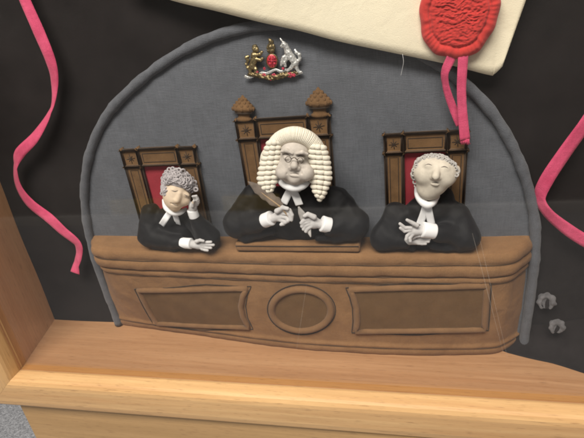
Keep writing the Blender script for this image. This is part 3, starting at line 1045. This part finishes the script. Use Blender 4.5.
# ---- judge asleep on one hand
J1 = empty('judge_doll', P(176, 248, -24), 'doll judge with curly grey wig, resting a cheek on one hand', 'doll', GRP)
c = P(177.5, 190, -34); V = view_frame(177, 190, 22)
s = Soft(.5)
s.ell(c, (13.2, 14, 17), V, 1)
s.ell(P(174.5, 201, -40), (8.5, 8, 8), V, 4); s.ell(P(184.6, 200.2, -39), 5.2, None, 4); s.ell(P(170.5, 197, -42), 5.2, None, 3)
s.ell(P(175, 207, -41), 4.4, None, 3)
s.chain([P(179.6, 193.5, -45), P(177.8, 198, -46.2), P(176.9, 200.3, -47)], [1.2, 1.8, 2.5], 2.6)
for u, v, y_ in ((174.6, 189.6, -44.2), (186.6, 194.6, -41.6)):
    s.ell(P(u, v, y_), (3.0, 2.0, 2.0), V, 2.4)
s.cap(P(170.6, 185.2, -48), P(178, 187.2, -48.5), .8, .8, 1.2, 's'); s.cap(P(183.3, 190, -48.5), P(190, 192.5, -47), .9, .8, 1.2, 's')
s.cap(P(171.2, 203.3, -48.5), P(178.8, 205.6, -48.5), .6, .6, 1.0, 's')
s.ell(P(174.6, 206.2, -46.3), (2.8, 1.3, 1.0), V, 1)
s.cap(c, P(172, 220, -18), 7, 5, 3); s.ell(P(173, 230, -19), (17, 6, 14), None, 3)
w1, w2 = P(185, 243, -37), P(192.5, 214, -35)
s.chain([P(152, 216, -20), P(152, 239, -29), w1], [5, 4.5, 3.6], 2); s.chain([P(194, 220, -22), P(209, 238, -31), w2], [5, 4.5, 3.6], 2)
hand(s, (199, 245), (5.0, 3.4, 4.2), [[(203, 242.6), (207.5, 242.2), (211, 242)], [(204, 244.6), (209, 244.8), (213.6, 245)], [(203.5, 246.8), (207.5, 247.5), (211, 247.8)], [(202, 248.8), (205, 249.9), (207.6, 250.4)]],
     [(196.5, 241.4), (200, 240.2), (203.5, 241)], -38, 1.5, w1)
hand(s, (193.0, 206), (3.2, 3.0, 4.4), [[(195.2, 202), (197.8, 199), (196.4, 196), (192.6, 196.4)], [(195.6, 203.4), (198.4, 200.6), (197.4, 197.6), (193.4, 197.6)],
     [(195.4, 204.8), (198.4, 202.4), (197.8, 199.6), (194.2, 199.2)], [(195, 206.2), (197.6, 204.2), (197.6, 201.6), (195, 201)]], [(192.6, 206), (193, 203), (194, 200.6)], -37, 1.3, w2, yo=-.9)
zs = P(177, 212, -40)[2]; xs = P(192.2, 203, -38)[0]; ze = P(192, 190.5, -38)[2]
hp = np.array([P(192.6, 204.4, -41), P(193, 206, -37), P(192.4, 210, -36), P(194, 203.5, -38), P(195.8, 201.5, -39.5), P(197.8, 199, -40.3), P(198.2, 201.5, -40), P(197.6, 204, -40), P(196.4, 196.2, -41), P(194.4, 196.4, -41.5), P(192.6, 196.6, -42), P(193.4, 197.8, -42), P(194.3, 199.3, -42.5), P(195, 201, -43)])
hr = np.array([3.4, 5.2, 5.4, 4.6, 3.6, 2.4, 2.4, 2.4, 2.0, 1.9, 1.9, 1.9, 2, 2])
mb = s.mesh(lambda q: np.where((q[:, 2] < zs) | ((np.linalg.norm(q[:, None] - hp[None], axis=2) - hr[None]).min(1) < 0), 1, 0)); bb1 = mb.bvh(); head1 = mb
body1 = mb.build('doll_body', ['skin_cream', 'hand_grey'], J1)
s = Soft(.75)
s.ell(P(173, 230, -20), (22, 11.5, 22), None, 4); s.ell(P(172, 215, -19), (17, 9, 9), None, 4); s.ell(P(173, 217, -25), (12, 10, 7.5), None, 3)
s.chain([P(151, 213, -20), P(150, 236, -28), P(182, 243.5, -36.5)], [10.5, 11, 6.2], 4)
s.chain([P(194, 221, -22), P(209, 238, -30), P(194, 217, -34)], [9.5, 10.5, 5.8], 4)
s.cap(P(155, 246, -30), P(176, 247, -32), 4, 4, 3)
s.fold(.65, 20, (1, .5, .7), 7, 13).fold(.2, 9, (1.3, .4, .35), 6, 15)
rb = s.mesh(); rb.build('robe', 'robe_black', J1)
both = MB(); both.add(mb.v, mb.f); both.add(rb.v, rb.f); bv = both.bvh()
bands(J1, bv, [([(170.5, 211.5), (166, 218), (161.5, 225)], 6), ([(174, 212.5), (176, 217.5), (178, 224)], 5.5)], [(163.6, 200, -24), (165.4, 206.5, -33), (169.5, 210.8, -39), (175, 213, -40), (181, 212, -36), (186, 209, -28)], 2.8)
cuff(J1, P(181.5, 242.8, -37), P(191.5, 243.6, -38.5), 5.4, 5.4); cuff(J1, P(194.5, 217, -35), P(191.8, 209.2, -36), 4.9, 4.9)


def curl_wig(root, spots, r, mat, cap_prims, head, nlabel='wig'):
    s_ = Soft(.6)
    for a in cap_prims:
        s_.ell(*a)
    w_ = s_.mesh(); un_ = MB(); un_.add(w_.v, w_.f); un_.add(head.v, head.f); cb = un_.bvh()
    wo = w_.build(nlabel, mat, root)
    mb_ = MB()
    for (u, v) in spots:
        p = hit(cb, u, v, .5)
        d = ray(u, v); up_ = -ROT[:, 1]; a_ = np.cross(d, up_); a_ /= np.linalg.norm(a_); b_ = np.cross(a_, d)
        R0 = r * rng.uniform(.85, 1.15); tl = rng.uniform(-.6, .6); t2 = rng.uniform(-.6, .6)
        ring = [p + a_ * R0 * math.cos(w) + b_ * R0 * math.sin(w) + d * R0 * (tl * math.cos(w) + t2 * math.sin(w)) for w in np.linspace(0, 2 * math.pi, 12, endpoint=False)]
        tube(mb_, ring, R0 * .5, 7, closed=True)
    mb_.build('wig_curls', mat, wo)


spots = []
for i in range(112):
    # arcs following the brow, from the near temple over the top to the far temple
    row = i // 16; k = i % 16; t = (k + (.5 if row % 2 else 0)) / 15.5
    pth = [(163, 193), (162.5, 182), (165, 173.5), (171.5, 169), (179, 169.6), (186.5, 173.4), (192.5, 179.5), (196, 188)]
    pin = [(165.5, 192), (166.2, 186), (169, 181.8), (173, 180.3), (178, 181.8), (183, 184.6), (188, 188), (191.5, 192)]
    u0 = np.interp(t * 7, range(8), [p[0] for p in pth]); v0 = np.interp(t * 7, range(8), [p[1] for p in pth])
    u1 = np.interp(t * 7, range(8), [p[0] for p in pin]); v1 = np.interp(t * 7, range(8), [p[1] for p in pin])
    w = row / 6
    spots.append((u0 + (u1 - u0) * w + rng.uniform(-.8, .8), v0 + (v1 - v0) * w + rng.uniform(-.8, .8)))
V1 = V
curl_wig(J1, spots, 1.6, 'hair_grey', [(P(178.5, 181, -33), (14.6, 13.6, 9.0), V1, 1), (P(179.5, 183.5, -30), (15.2, 11, 11.2), V1, 2), (P(165.5, 184, -36), (2.6, 6.5, 5.5), V1, 2)], head1)
eyes(body1, bb1, [[(171.4, 190.5), (174.8, 191.3), (178, 190.6)], [(184.3, 194.4), (187.2, 196), (190, 195.6)]], .5)
mb = MB(); tube(mb, smooth_path([hit(bb1, u, v, .05) for u, v in ((171.8, 203.4), (174.8, 204.6), (178.2, 205.4))], 4), [.2, .35, .35, .2], 6)
mb.build('mouth', 'eye_wash', body1)

# ---- judge with his nose in the air
J3 = empty('judge_doll', P(426, 249, -24), 'doll judge with bald pale face tipped upwards and hands clasped', 'doll', GRP)
c = P(435, 173, -36); V = view_frame(435, 173, 10)
s = Soft(.55)
s.ell(P(435, 171.5, -36), (18.2, 14, 13.6), V, 1)
s.ell(P(428.5, 186.5, -37), (9.6, 9, 11), V, 6); s.ell(P(436, 184, -38), (8.5, 8.5, 8.5), V, 5)
s.ell(P(424, 176, -42), 6, None, 4); s.ell(P(446, 178, -42), 6, None, 4)
s.chain([P(437, 169, -47.5), P(436.2, 173.5, -50.2), P(435.6, 176.5, -51.5)], [1.3, 2.1, 3.0], 2.4)
s.ell(P(432.2, 177.3, -49.4), 1.7, None, 1.4); s.ell(P(439, 177.8, -49.4), 1.7, None, 1.4)
for u, v in ((433.7, 178.7), (437.5, 179)):
    s.ell(P(u, v, -52.2), 1.0, None, .6, 's')
for u, v in ((428.5, 165.8), (444.5, 168)):
    s.ell(P(u, v, -45.0), (3.4, 2.2, 2.2), V, 2.2)
    s.cap(P(u - 4, v - 2.8, -49), P(u + 4, v - 2.4, -49), .9, .9, 2.0, 's')
s.cap(P(431.6, 182.4, -51), P(439, 182.8, -51), .7, .7, 1.0, 's'); s.ell(P(435, 184.5, -49), (3, 1.4, 1.2), V, 1)
s.ell(P(456, 171.5, -34), (3.4, 3, 5), V, 1.2); s.ell(P(457, 170.5, -38), (1.6, 2, 2.6), V, .8, 's')          # ears
s.ell(P(414.5, 174, -34), (3.2, 3, 5), V, 1.2)
s.cap(P(431, 186, -34), P(427.5, 210, -20), 9, 6, 4); s.ell(P(428, 227, -19), (21, 6, 16), None, 3)
w1, w2 = P(404, 240.5, -36), P(430, 230.5, -40)
s.chain([P(398, 216, -20), P(385, 238, -28), w1], [5, 4.5, 3.6], 2); s.chain([P(457, 218, -20), P(465, 238, -29), w2], [5, 4.5, 3.8], 2)
hand(s, (414.5, 230.5), (5.0, 3.6, 4.8), [[(411, 227.6), (405, 227.8), (400, 223.8)], [(410.5, 230), (404.5, 231.2), (400.5, 228)], [(410.5, 232.6), (407, 236), (406, 239.5)], [(412.5, 234.5), (410, 238), (410.3, 241.2)]],
     [(417, 225.4), (411.5, 222.4), (407, 220)], -43, 1.5, w2)
hand(s, (416, 240), (5.0, 3.4, 3.6), [[(419, 237.4), (423.5, 237), (428, 236.8)], [(419.5, 239.2), (424.5, 239.2), (429.5, 239)], [(419, 241.2), (424, 241.4), (428.5, 241.4)], [(418, 243), (422, 243.6), (425.5, 243.6)]],
     [(413, 237.5), (416, 236), (419, 236)], -38, 1.5, w1)
zs = P(428, 206, -40)[2]
mb = s.mesh(lambda q: np.where(q[:, 2] < zs, 1, 0)); bb3 = mb.bvh(); head3 = mb
body3 = mb.build('doll_body', ['skin_pale', 'hand_grey'], J3)
s = Soft(.8)
s.ell(P(428, 226, -20), (28, 12, 27), None, 4); s.ell(P(430, 208, -19), (22, 10, 11), None, 4); s.ell(P(445, 198, -18), (8, 8, 9), None, 4); s.ell(P(428, 210, -25), (15, 10, 8.5), None, 3)
s.chain([P(397, 215, -20), P(384, 237, -27), P(404, 241.5, -34)], [11.5, 11.5, 6.8], 4)
s.chain([P(458, 217, -20), P(466, 237.5, -28), P(436, 232.5, -38)], [11.5, 11.5, 6.6], 4)
s.cap(P(395, 246, -30), P(412, 246, -32), 4, 3.4, 3); s.cap(P(432, 245, -32), P(462, 246, -30), 4, 4.5, 3)
s.fold(.75, 23, (1, .5, .7), 7, 23).fold(.2, 10, (1.3, .4, .35), 6, 25)
rb = s.mesh(); rb.build('robe', 'robe_black', J3)
both = MB(); both.add(mb.v, mb.f); both.add(rb.v, rb.f); bv = both.bvh()
bands(J3, bv, [([(426.5, 204), (424, 213), (419.5, 224.5)], 6.2), ([(427.5, 204), (429, 213), (431.5, 224)], 6.2)], [(416.4, 188, -25), (417.8, 195, -33), (421.5, 201, -39), (427, 204.8, -41), (432.5, 203, -38), (438, 196, -28)], 3.0)
cuff(J3, P(435, 231.5, -39), P(421.8, 229.5, -42), 6.6, 6.8)
spots = []
for i in range(20):
    t = i / 19.0
    u = np.interp(t, [0, .25, .5, .75, 1], [416.5, 423, 433, 445, 454]); v = np.interp(t, [0, .25, .5, .75, 1], [162, 157, 155, 157.5, 164.5])
    spots.append((u + rng.uniform(-.4, .4), v + rng.uniform(-.4, .4))); spots.append((u + rng.uniform(-.8, .8), v + 1.6 + rng.uniform(-.3, .3)))
spots += [(413.5, 170), (413, 174), (414, 178), (415, 182), (416, 186), (455.5, 168.5), (457.5, 171.5), (456.5, 175), (416.5, 166)]
curl_wig(J3, spots, 1.35, 'hair_white', [(P(435, 168.5, -27), (16.8, 11, 11), V, 1)], head3)
eyes(body3, bb3, [[(424.8, 165.2), (428.5, 164.2), (432, 165.3)], [(441, 167.2), (444.7, 166.6), (448, 168)]], .5)
mb = MB(); tube(mb, smooth_path([hit(bb3, u, v, .05) for u, v in ((432, 182.6), (435.3, 182.2), (438.7, 183))], 4), [.2, .45, .45, .2], 6)
mb.build('mouth', 'eye_wash', body3)

# ------------------------------------------------------------------ coat of arms
arms = empty('coat_of_arms', P(273, 80, -6), 'small enamelled coat of arms badge with lion and unicorn, on the grey linen', 'badge')
YA = -9


def A(u, v, d=0):
    return P(u, v, YA - d)


s = Soft(.4)      # lion
s.chain([A(254.2, 55), A(254, 60), A(252.3, 66)], [2.6, 2.5, 2.7], 1); s.ell(A(255.3, 48.8, 1), 2.6, None, 1)
s.ell(A(257.2, 49.6, 2), 1.3, None, .6); s.ell(A(254.8, 47, .5), (2.2, 1.6, 1.8), None, .6)
s.chain([A(256, 55, 1), A(260, 54, 1.5), A(262, 52, 1.5)], [1.3, 1.0, .9], .6); s.chain([A(256, 59, 1), A(260.5, 60, 1.5), A(262.5, 58.5, 1.5)], [1.3, 1, .9], .6)
s.chain([A(253, 66), A(256, 69, 1), A(255.6, 73, 1), A(258, 74, 1)], [2, 1.3, 1, .9], .6); s.chain([A(251.6, 66), A(250, 70), A(251, 74), A(249, 74.6)], [1.8, 1.2, 1, .9], .6)
s.chain([A(251, 67), A(247.5, 68), A(246.3, 64), A(248, 60.5), A(246.6, 57.6), A(248.6, 56.4)], [.9, .8, .9, 1.1, 1.4, .8], .5)
s.grow = .3; s.fold(.12, 2.5, (1, 1, 1), 8, 31); s.mesh().build('lion', 'gold', arms)
s = Soft(.4)      # unicorn
s.chain([A(288, 52), A(292, 58), A(295.3, 63)], [2.8, 2.7, 2.8], 1); s.chain([A(288, 51), A(286, 46.5, .5), A(284, 44.3, 1)], [2.3, 1.9, 1.7], 1)
s.chain([A(284, 44, 1), A(281.6, 46.2, 1.5)], [1.5, 1.0], .6); s.chain([A(283.4, 42.8, 1), A(280.4, 38.6, 1)], [.6, .3], .4)
s.chain([A(287.5, 55, .5), A(283.5, 57.5, 1), A(281.8, 62, 1), A(281.4, 65, 1)], [1.6, 1.1, .9, .8], .6); s.chain([A(288, 57, 1), A(284.6, 62, 1.4), A(285.3, 66, 1.4)], [1.4, 1, .8], .6)
s.chain([A(295.5, 63), A(296.6, 68), A(298.6, 72), A(301, 72)], [2.2, 1.3, 1, .8], .6); s.chain([A(294, 64, 1), A(291, 68, 1), A(288, 70.5, 1)], [1.9, 1.2, .9], .6)
s.chain([A(297, 62), A(300, 59), A(299.4, 54.5), A(296.4, 52.6), A(295, 50)], [.8, 1, 1.1, 1, .6], .5)
s.grow = .35; s.fold(.10, 2.5, (1, 1, 1), 8, 33); s.mesh().build('unicorn', 'silver', arms)
sh = MB(); ball(sh, A(272, 61), (4.6, 1.8, 5.9), None, 20, 12); sho = sh.build('shield', 'red_enamel', arms)
mb = MB(); tube(mb, [A(272 + 5.4 * math.cos(w), 61 + 6.7 * math.sin(w)) for w in np.linspace(0, 2 * math.pi, 30, endpoint=False)], .8, 7, closed=True); mb.build('garter', 'dull_gold', sho)
mb = MB()
tube(mb, [A(272, 55.3, 2), A(272, 66.5, 2)], .35, 6); tube(mb, [A(267.4, 61, 1.8), A(272, 61, 2.1), A(276.6, 61, 1.8)], .35, 6)
for (u, v) in ((269.6, 58), (274.4, 58), (269.8, 64), (274.2, 64)):
    ball(mb, A(u, v, 1.7), (1.0, .5, 1.2), None, 8, 6)
mb.build('shield_quarters', 'rose_enamel', sho)
s = Soft(.4)      # crest: helm, crown and small beast
s.ell(A(271, 50.5), (3.4, 1.8, 2.6), None, .8); s.chain([A(268, 48), A(271, 46.8, .6), A(274, 47.6)], [1.3, 1.5, 1.3], .5)
for u in (268.3, 271, 273.8):
    s.ell(A(u, 45.4), 1.0, None, .4)
s.chain([A(270.2, 44), A(270.6, 41), A(269.6, 39.4)], [1.5, 1.5, 1.2], .5); s.cap(A(272.6, 44), A(272.8, 41.4), .9, .8, .4)
s.fold(.15, 2.5, (1, 1, 1), 8, 35); s.mesh().build('crest', 'dull_gold', arms)
mb = MB()
ribbon(mb, [A(258, 75), A(262, 73), A(266.5, 73.5), A(271, 71.5), A(276, 69.8), A(281, 71.6), (A(286, 69.8)), A(289, 71)], 2.0, thick=.8, n=5)
ribbon(mb, [A(244.6, 76), A(248, 77.4), A(253.5, 76.4)], 2.0, thick=.9, n=5); ribbon(mb, [A(293, 75.6), A(298, 73.8), A(302.5, 72.2)], 1.8, thick=.9, n=5)
mb.build('motto_scroll', 'silver', arms)
mb = MB()
s = Soft(.4)
s.chain([A(249, 74), A(256, 75), A(264, 76.5), A(273, 77.5), A(282, 75.5), A(290, 74), A(298, 72.5)], [1.4, 1.9, 2.2, 2.3, 2.1, 1.9, 1.3], .6)
s.fold(.45, 3, (1, 1, 1), 9, 77)
mb = s.mesh()
mb.build('mound', 'dull_gold', arms)
for (u, v, r) in ((256.5, 72.4, 1.9), (264, 75.6, 2.0), (274, 75.8, 2.2), (270.6, 79.4, 1.2), (290, 75, 2.4), (294, 75.2, 1.6), (264.4, 68.6, 1.3), (283, 68.5, 1.2)):
    mb = MB(); cc_ = A(u, v, 1.4)
    for k in range(5):
        w = k * 2 * math.pi / 5
        ball(mb, cc_ + np.array([math.cos(w), 0, math.sin(w)]) * r * .55, (r * .5, .6, r * .5), None, 7, 5)
    ball(mb, cc_ + [0, -.5, 0], r * .3, None, 6, 5)
    mb.build('rose', 'rose_enamel', arms)

# ------------------------------------------------------------------ parchment with seal
YP = -15
doc = empty('parchment_document', P(400, 50, YP), 'cream cloth document with big red seal and pink ribbon, hanging in front', 'document')
low = [(120, -17), (173, 0.5), (215, 10.5), (260, 22), (300, 31), (340, 41.5), (392, 52.5), (443, 63.5), (488, 75.5), (495, 75.0), (503, 67)]
lowp = [P(u, v, YP) for u, v in low]
tl_ = P(120, -17, YP) + np.array([20, 0, 150]); tr_ = P(503, 67, YP) + (P(527, 0, YP) - P(503, 67, YP)) * 3.2
path = smooth_path(lowp, 6); n = len(path); K = 24; vs = []; vb = []
for j in range(K + 1):
    t = j / K
    for i, p in enumerate(path):
        e = i / (n - 1); top = tl_ * (1 - e) + tr_ * e
        q = p * (1 - t) + top * t
        if i > n - 8:
            pass
        y = YP - 2.2 * math.sin(e * 5 + t * 2) - 1.2 * math.sin(e * 13 - t * 5) - (0 if 0 < i < n - 1 and j > 0 else -.6)
        vs.append((q[0], y, q[2])); vb.append((q[0], y + 3.0, q[2]))
o = len(vs); fs = []
for j in range(K):
    for i in range(n - 1):
        a = j * n + i
        fs += [(a, a + 1, a + n + 1, a + n), (o + a, o + a + n, o + a + n + 1, o + a + 1)]
rim = list(range(n)) + [j * n + n - 1 for j in range(1, K + 1)] + [K * n + i for i in range(n - 2, -1, -1)] + [j * n for j in range(K - 1, 0, -1)]
fs += [(rim[i], rim[(i + 1) % len(rim)], o + rim[(i + 1) % len(rim)], o + rim[i]) for i in range(len(rim))]
mb = MB(); mb.add(vs + vb, fs); pb = mb.bvh()
mb.build('cloth_sheet', 'parchment', doc)
# puckered seal: a padded disc with a gathered rim, as a height field
mb = MB(); cs = P(458.5, 13, YP - 3); VR = view_frame(458, 13); R_ = 28.0
NR, NA = 70, 220; vs = []; fs = []
ex = np.array([1, 0, 0.0]); ez = np.array([0, 0, 1.0])
for i in range(NR + 1):
    t = i / NR
    for k in range(NA):
        w = 2 * math.pi * k / NA
        rr_ = R_ * t * (1 + .022 * math.sin(5 * w + 1) + .014 * math.sin(11 * w))
        x, z = rr_ * math.cos(w) * 1.0, rr_ * math.sin(w) * 1.16
        hgt = 4.8 * math.sqrt(max(0, 1 - t ** 5)) + 1.2 * math.exp(-((t - .88) / .10) ** 2)
        hgt -= 1.6 * math.exp(-((t - .74) / .035) ** 2)                                     # stitched ring
        rimw = 1 / (1 + math.exp(-(t - .70) * 25))
        hgt += rimw * .35 * math.sin(40 * w + 4 * math.sin(5 * w)) * (1 - t ** 10)
        wx_ = mnoise.noise(Vector((x * .07, z * .09, 3.1))) * 3; wz_ = mnoise.noise(Vector((x * .13, z * .13, 8.7))) * 2.6
        n1_ = mnoise.noise(Vector((x * .10 + wx_ * .3, (z + wz_) * .36, 1.7))); n2_ = mnoise.noise(Vector((x * .30, (z + wz_) * .6, 5.2)))
        hgt += (1 - rimw) * (1.7 * (.35 - abs(n1_)) + 1.3 * (.3 - abs(n2_)) + .7 * mnoise.noise(Vector((x * .5, z * .9, 2.2))))
        hgt += rimw * (1.4 * (.3 - abs(mnoise.noise(Vector((math.cos(w) * 5.5, math.sin(w) * 5.5, t * 2.5))))))
        vs.append(cs + ex * x + ez * z + np.array([0, -hgt, 0]))
vs += [np.array(p) * 1 for p in [v_ * np.array([1, 0, 1]) + np.array([0, YP + .2, 0]) for v_ in vs[-NA:]]]
for i in range(NR + 1):
    for k in range(NA):
        a = i * NA + k; b = i * NA + (k + 1) % NA
        fs.append((a, b, b + NA, a + NA))
mb.add(vs, fs); sb_ = mb.bvh()
seal = mb.build('wax_seal', 'seal_red', doc)
YR = YP - 4
mb = MB(); ribbon(mb, [P(453, 50, YR), P(451, 58, YR - 1), P(445, 72, YR - 1), P(445.5, 84, YR + 1), P(449, 97, YR + 2), P(455, 113, YR + 3), P(460, 125, YR + 3)], [6.5, 7.2, 6.5, 6, 6, 6.2, 6.2], twist=[0, 10, -35, -40, -20, 0, 0], thick=.7)
mb.build('seal_ribbon', 'ribbon_pink', doc)
mb = MB(); ribbon(mb, [P(462.5, 50, YR), P(463, 58, YR - 2), P(462, 75, YR - 3), P(461.5, 92, YR - 3), P(462.5, 112, YR - 2), P(465, 140, YR - 2)], [7, 7.4, 7.2, 6.8, 7, 8], twist=[0, 5, 10, 0, -6, 8], thick=.7)
for k in range(16):                                                         # frayed end
    u = 460.8 + 8.4 * k / 15
    tube(mb, [P(u, 139, YR - 2), P(u + rng.uniform(-.5, .7), 141.5, YR - 2.2), P(u + rng.uniform(-1.2, 1.6), 143 + rng.uniform(0, 1.8), YR - 2.5)], .32, 4)
mb.build('seal_ribbon', 'ribbon_pink', doc)

# ------------------------------------------------------------------ loose ribbons, threads, lumps
G2 = 'pink ribbons on the black felt'
mb = MB()
pts = [(17, -22, -8), (24, -2, -10), (39, 32, -12), (51, 62, -12), (54.5, 84, -9), (51, 110, -8), (36, 136, -10), (20, 153, -11), (15.5, 166, -9), (18.5, 186, -8), (30, 203, -10), (49, 218, -12), (63, 231, -13), (77, 243, -12), (79, 254, -10), (76.5, 264, -10), (75, 273, -12)]
ribbon(mb, [P(u, v, y) for u, v, y in pts], [10.5, 10.5, 11, 11.5, 11, 10.5, 11.5, 11, 11, 12, 12, 11.5, 11.5, 12, 12, 11.5, 11.5], twist=[0, 6, 10, -4, -22, -52, -25, 0, -38, -18, 4, 16, 6, -8, -28, -34, 0], thick=.35, cup=.25)
r1 = mb.build('pink_ribbon', 'ribbon_pink', base=P(40, 150, -8)); tag(r1, 'long twisting pink ribbon on the black felt beside the left side board', 'ribbon', G2)
mb = MB()
pts = [(610, 92, -14), (597, 108, -13), (584, 126, -12), (563, 155, -12), (546, 181, -11), (540, 198, -9), (548, 213, -11), (567, 229, -14), (584, 240, -15), (604, 251, -14)]
ribbon(mb, [P(u, v, y) for u, v, y in pts], [11, 11, 11.5, 11.5, 11, 10, 10.5, 11, 11, 11], twist=[0, 0, 12, 4, -15, -48, -35, -12, 0, 0], thick=.35, cup=.3)
r2 = mb.build('pink_ribbon', 'ribbon_pink', base=P(545, 200, -8)); tag(r2, 'pink ribbon bent into a sharp V, on the felt right of the backdrop', 'ribbon', G2)

for (u, v, r, yy, lab, aa) in ((546.5, 302, 8.4, -4, 'upper and larger of two dimpled grey lumps beside the bench', .3), (557, 327, 7.2, -13, 'lower and smaller of two dimpled grey lumps beside the bench', -.2)):
    s = Soft(.45); c = P(u, v, yy); Vv = view_frame(u, v, 10)  # two grey spots of unclear nature, built as solid lumps
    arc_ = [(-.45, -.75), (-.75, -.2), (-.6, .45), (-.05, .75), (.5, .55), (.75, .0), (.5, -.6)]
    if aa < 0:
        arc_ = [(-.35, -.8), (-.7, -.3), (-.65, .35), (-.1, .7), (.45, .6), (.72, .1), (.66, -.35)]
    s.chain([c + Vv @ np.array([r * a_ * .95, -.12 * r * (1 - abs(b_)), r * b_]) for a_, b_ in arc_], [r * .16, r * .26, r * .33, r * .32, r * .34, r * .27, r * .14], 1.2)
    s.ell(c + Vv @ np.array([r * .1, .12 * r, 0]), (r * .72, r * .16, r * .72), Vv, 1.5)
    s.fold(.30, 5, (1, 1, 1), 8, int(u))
    q = s.mesh().build('grey_lump', 'lump_grey', base=c - np.array([0, 0, r]))
    mb = MB(); tube(mb, smooth_path([c + Vv @ np.array([r * .05, -r * .06, r * .3]), c + Vv @ np.array([r * .12, -r * .08, -r * .1]), c + Vv @ np.array([r * aa * .5, -r * .06, -r * .75])], 6), [r * .10, r * .22, r * .24, r * .14], 10, flat=.5)  # black tube laid in as painted shade for the dimple
    mb.build('hollow_shade', 'felt_black', q); tag(q, lab, 'lump', 'grey lumps')
mb = MB(); tube(mb, smooth_path([P(402.5, 54, YP - 3), P(403.5, 62, YP - 4), P(402, 70, YP - 3), P(400.8, 76, YP - 2)], 5), .11, 5)
q = mb.build('loose_thread', 'cotton_white', base=P(402, 54, YP)); tag(q, 'fine loose white thread hanging from the lower edge of the cream document', 'thread')

# ------------------------------------------------------------------ light
w = bpy.data.worlds.new('World'); sc.world = w; w.use_nodes = True
bg = w.node_tree.nodes['Background']; bg.inputs[0].default_value = (1.0, .97, .93, 1); bg.inputs[1].default_value = .30


def lamp(name, loc, target, sx, sy, watts, col):
    l = bpy.data.lights.new(name, 'AREA'); l.shape = 'RECTANGLE'; l.size = sx; l.size_y = sy; l.energy = watts; l.color = col
    o_ = bpy.data.objects.new(name, l); COL.objects.link(o_)
    o_.location = loc
    o_.rotation_euler = (Vector(target) - Vector(loc)).to_track_quat('-Z', 'Y').to_euler()
    return o_


lamp('ceiling_lamp', (-.12, -1.08, 1.45), (-.12, -.98, 0), 1.3, .6, 64, (1, .93, .84))

vs_ = sc.view_settings
vs_.view_transform = 'Standard'; vs_.look = 'None'; vs_.exposure = 0; vs_.gamma = 1
sc.render.engine = 'CYCLES'
sc.cycles.filter_width = 2.0; sc.cycles.max_bounces = 8; sc.cycles.transparent_max_bounces = 12
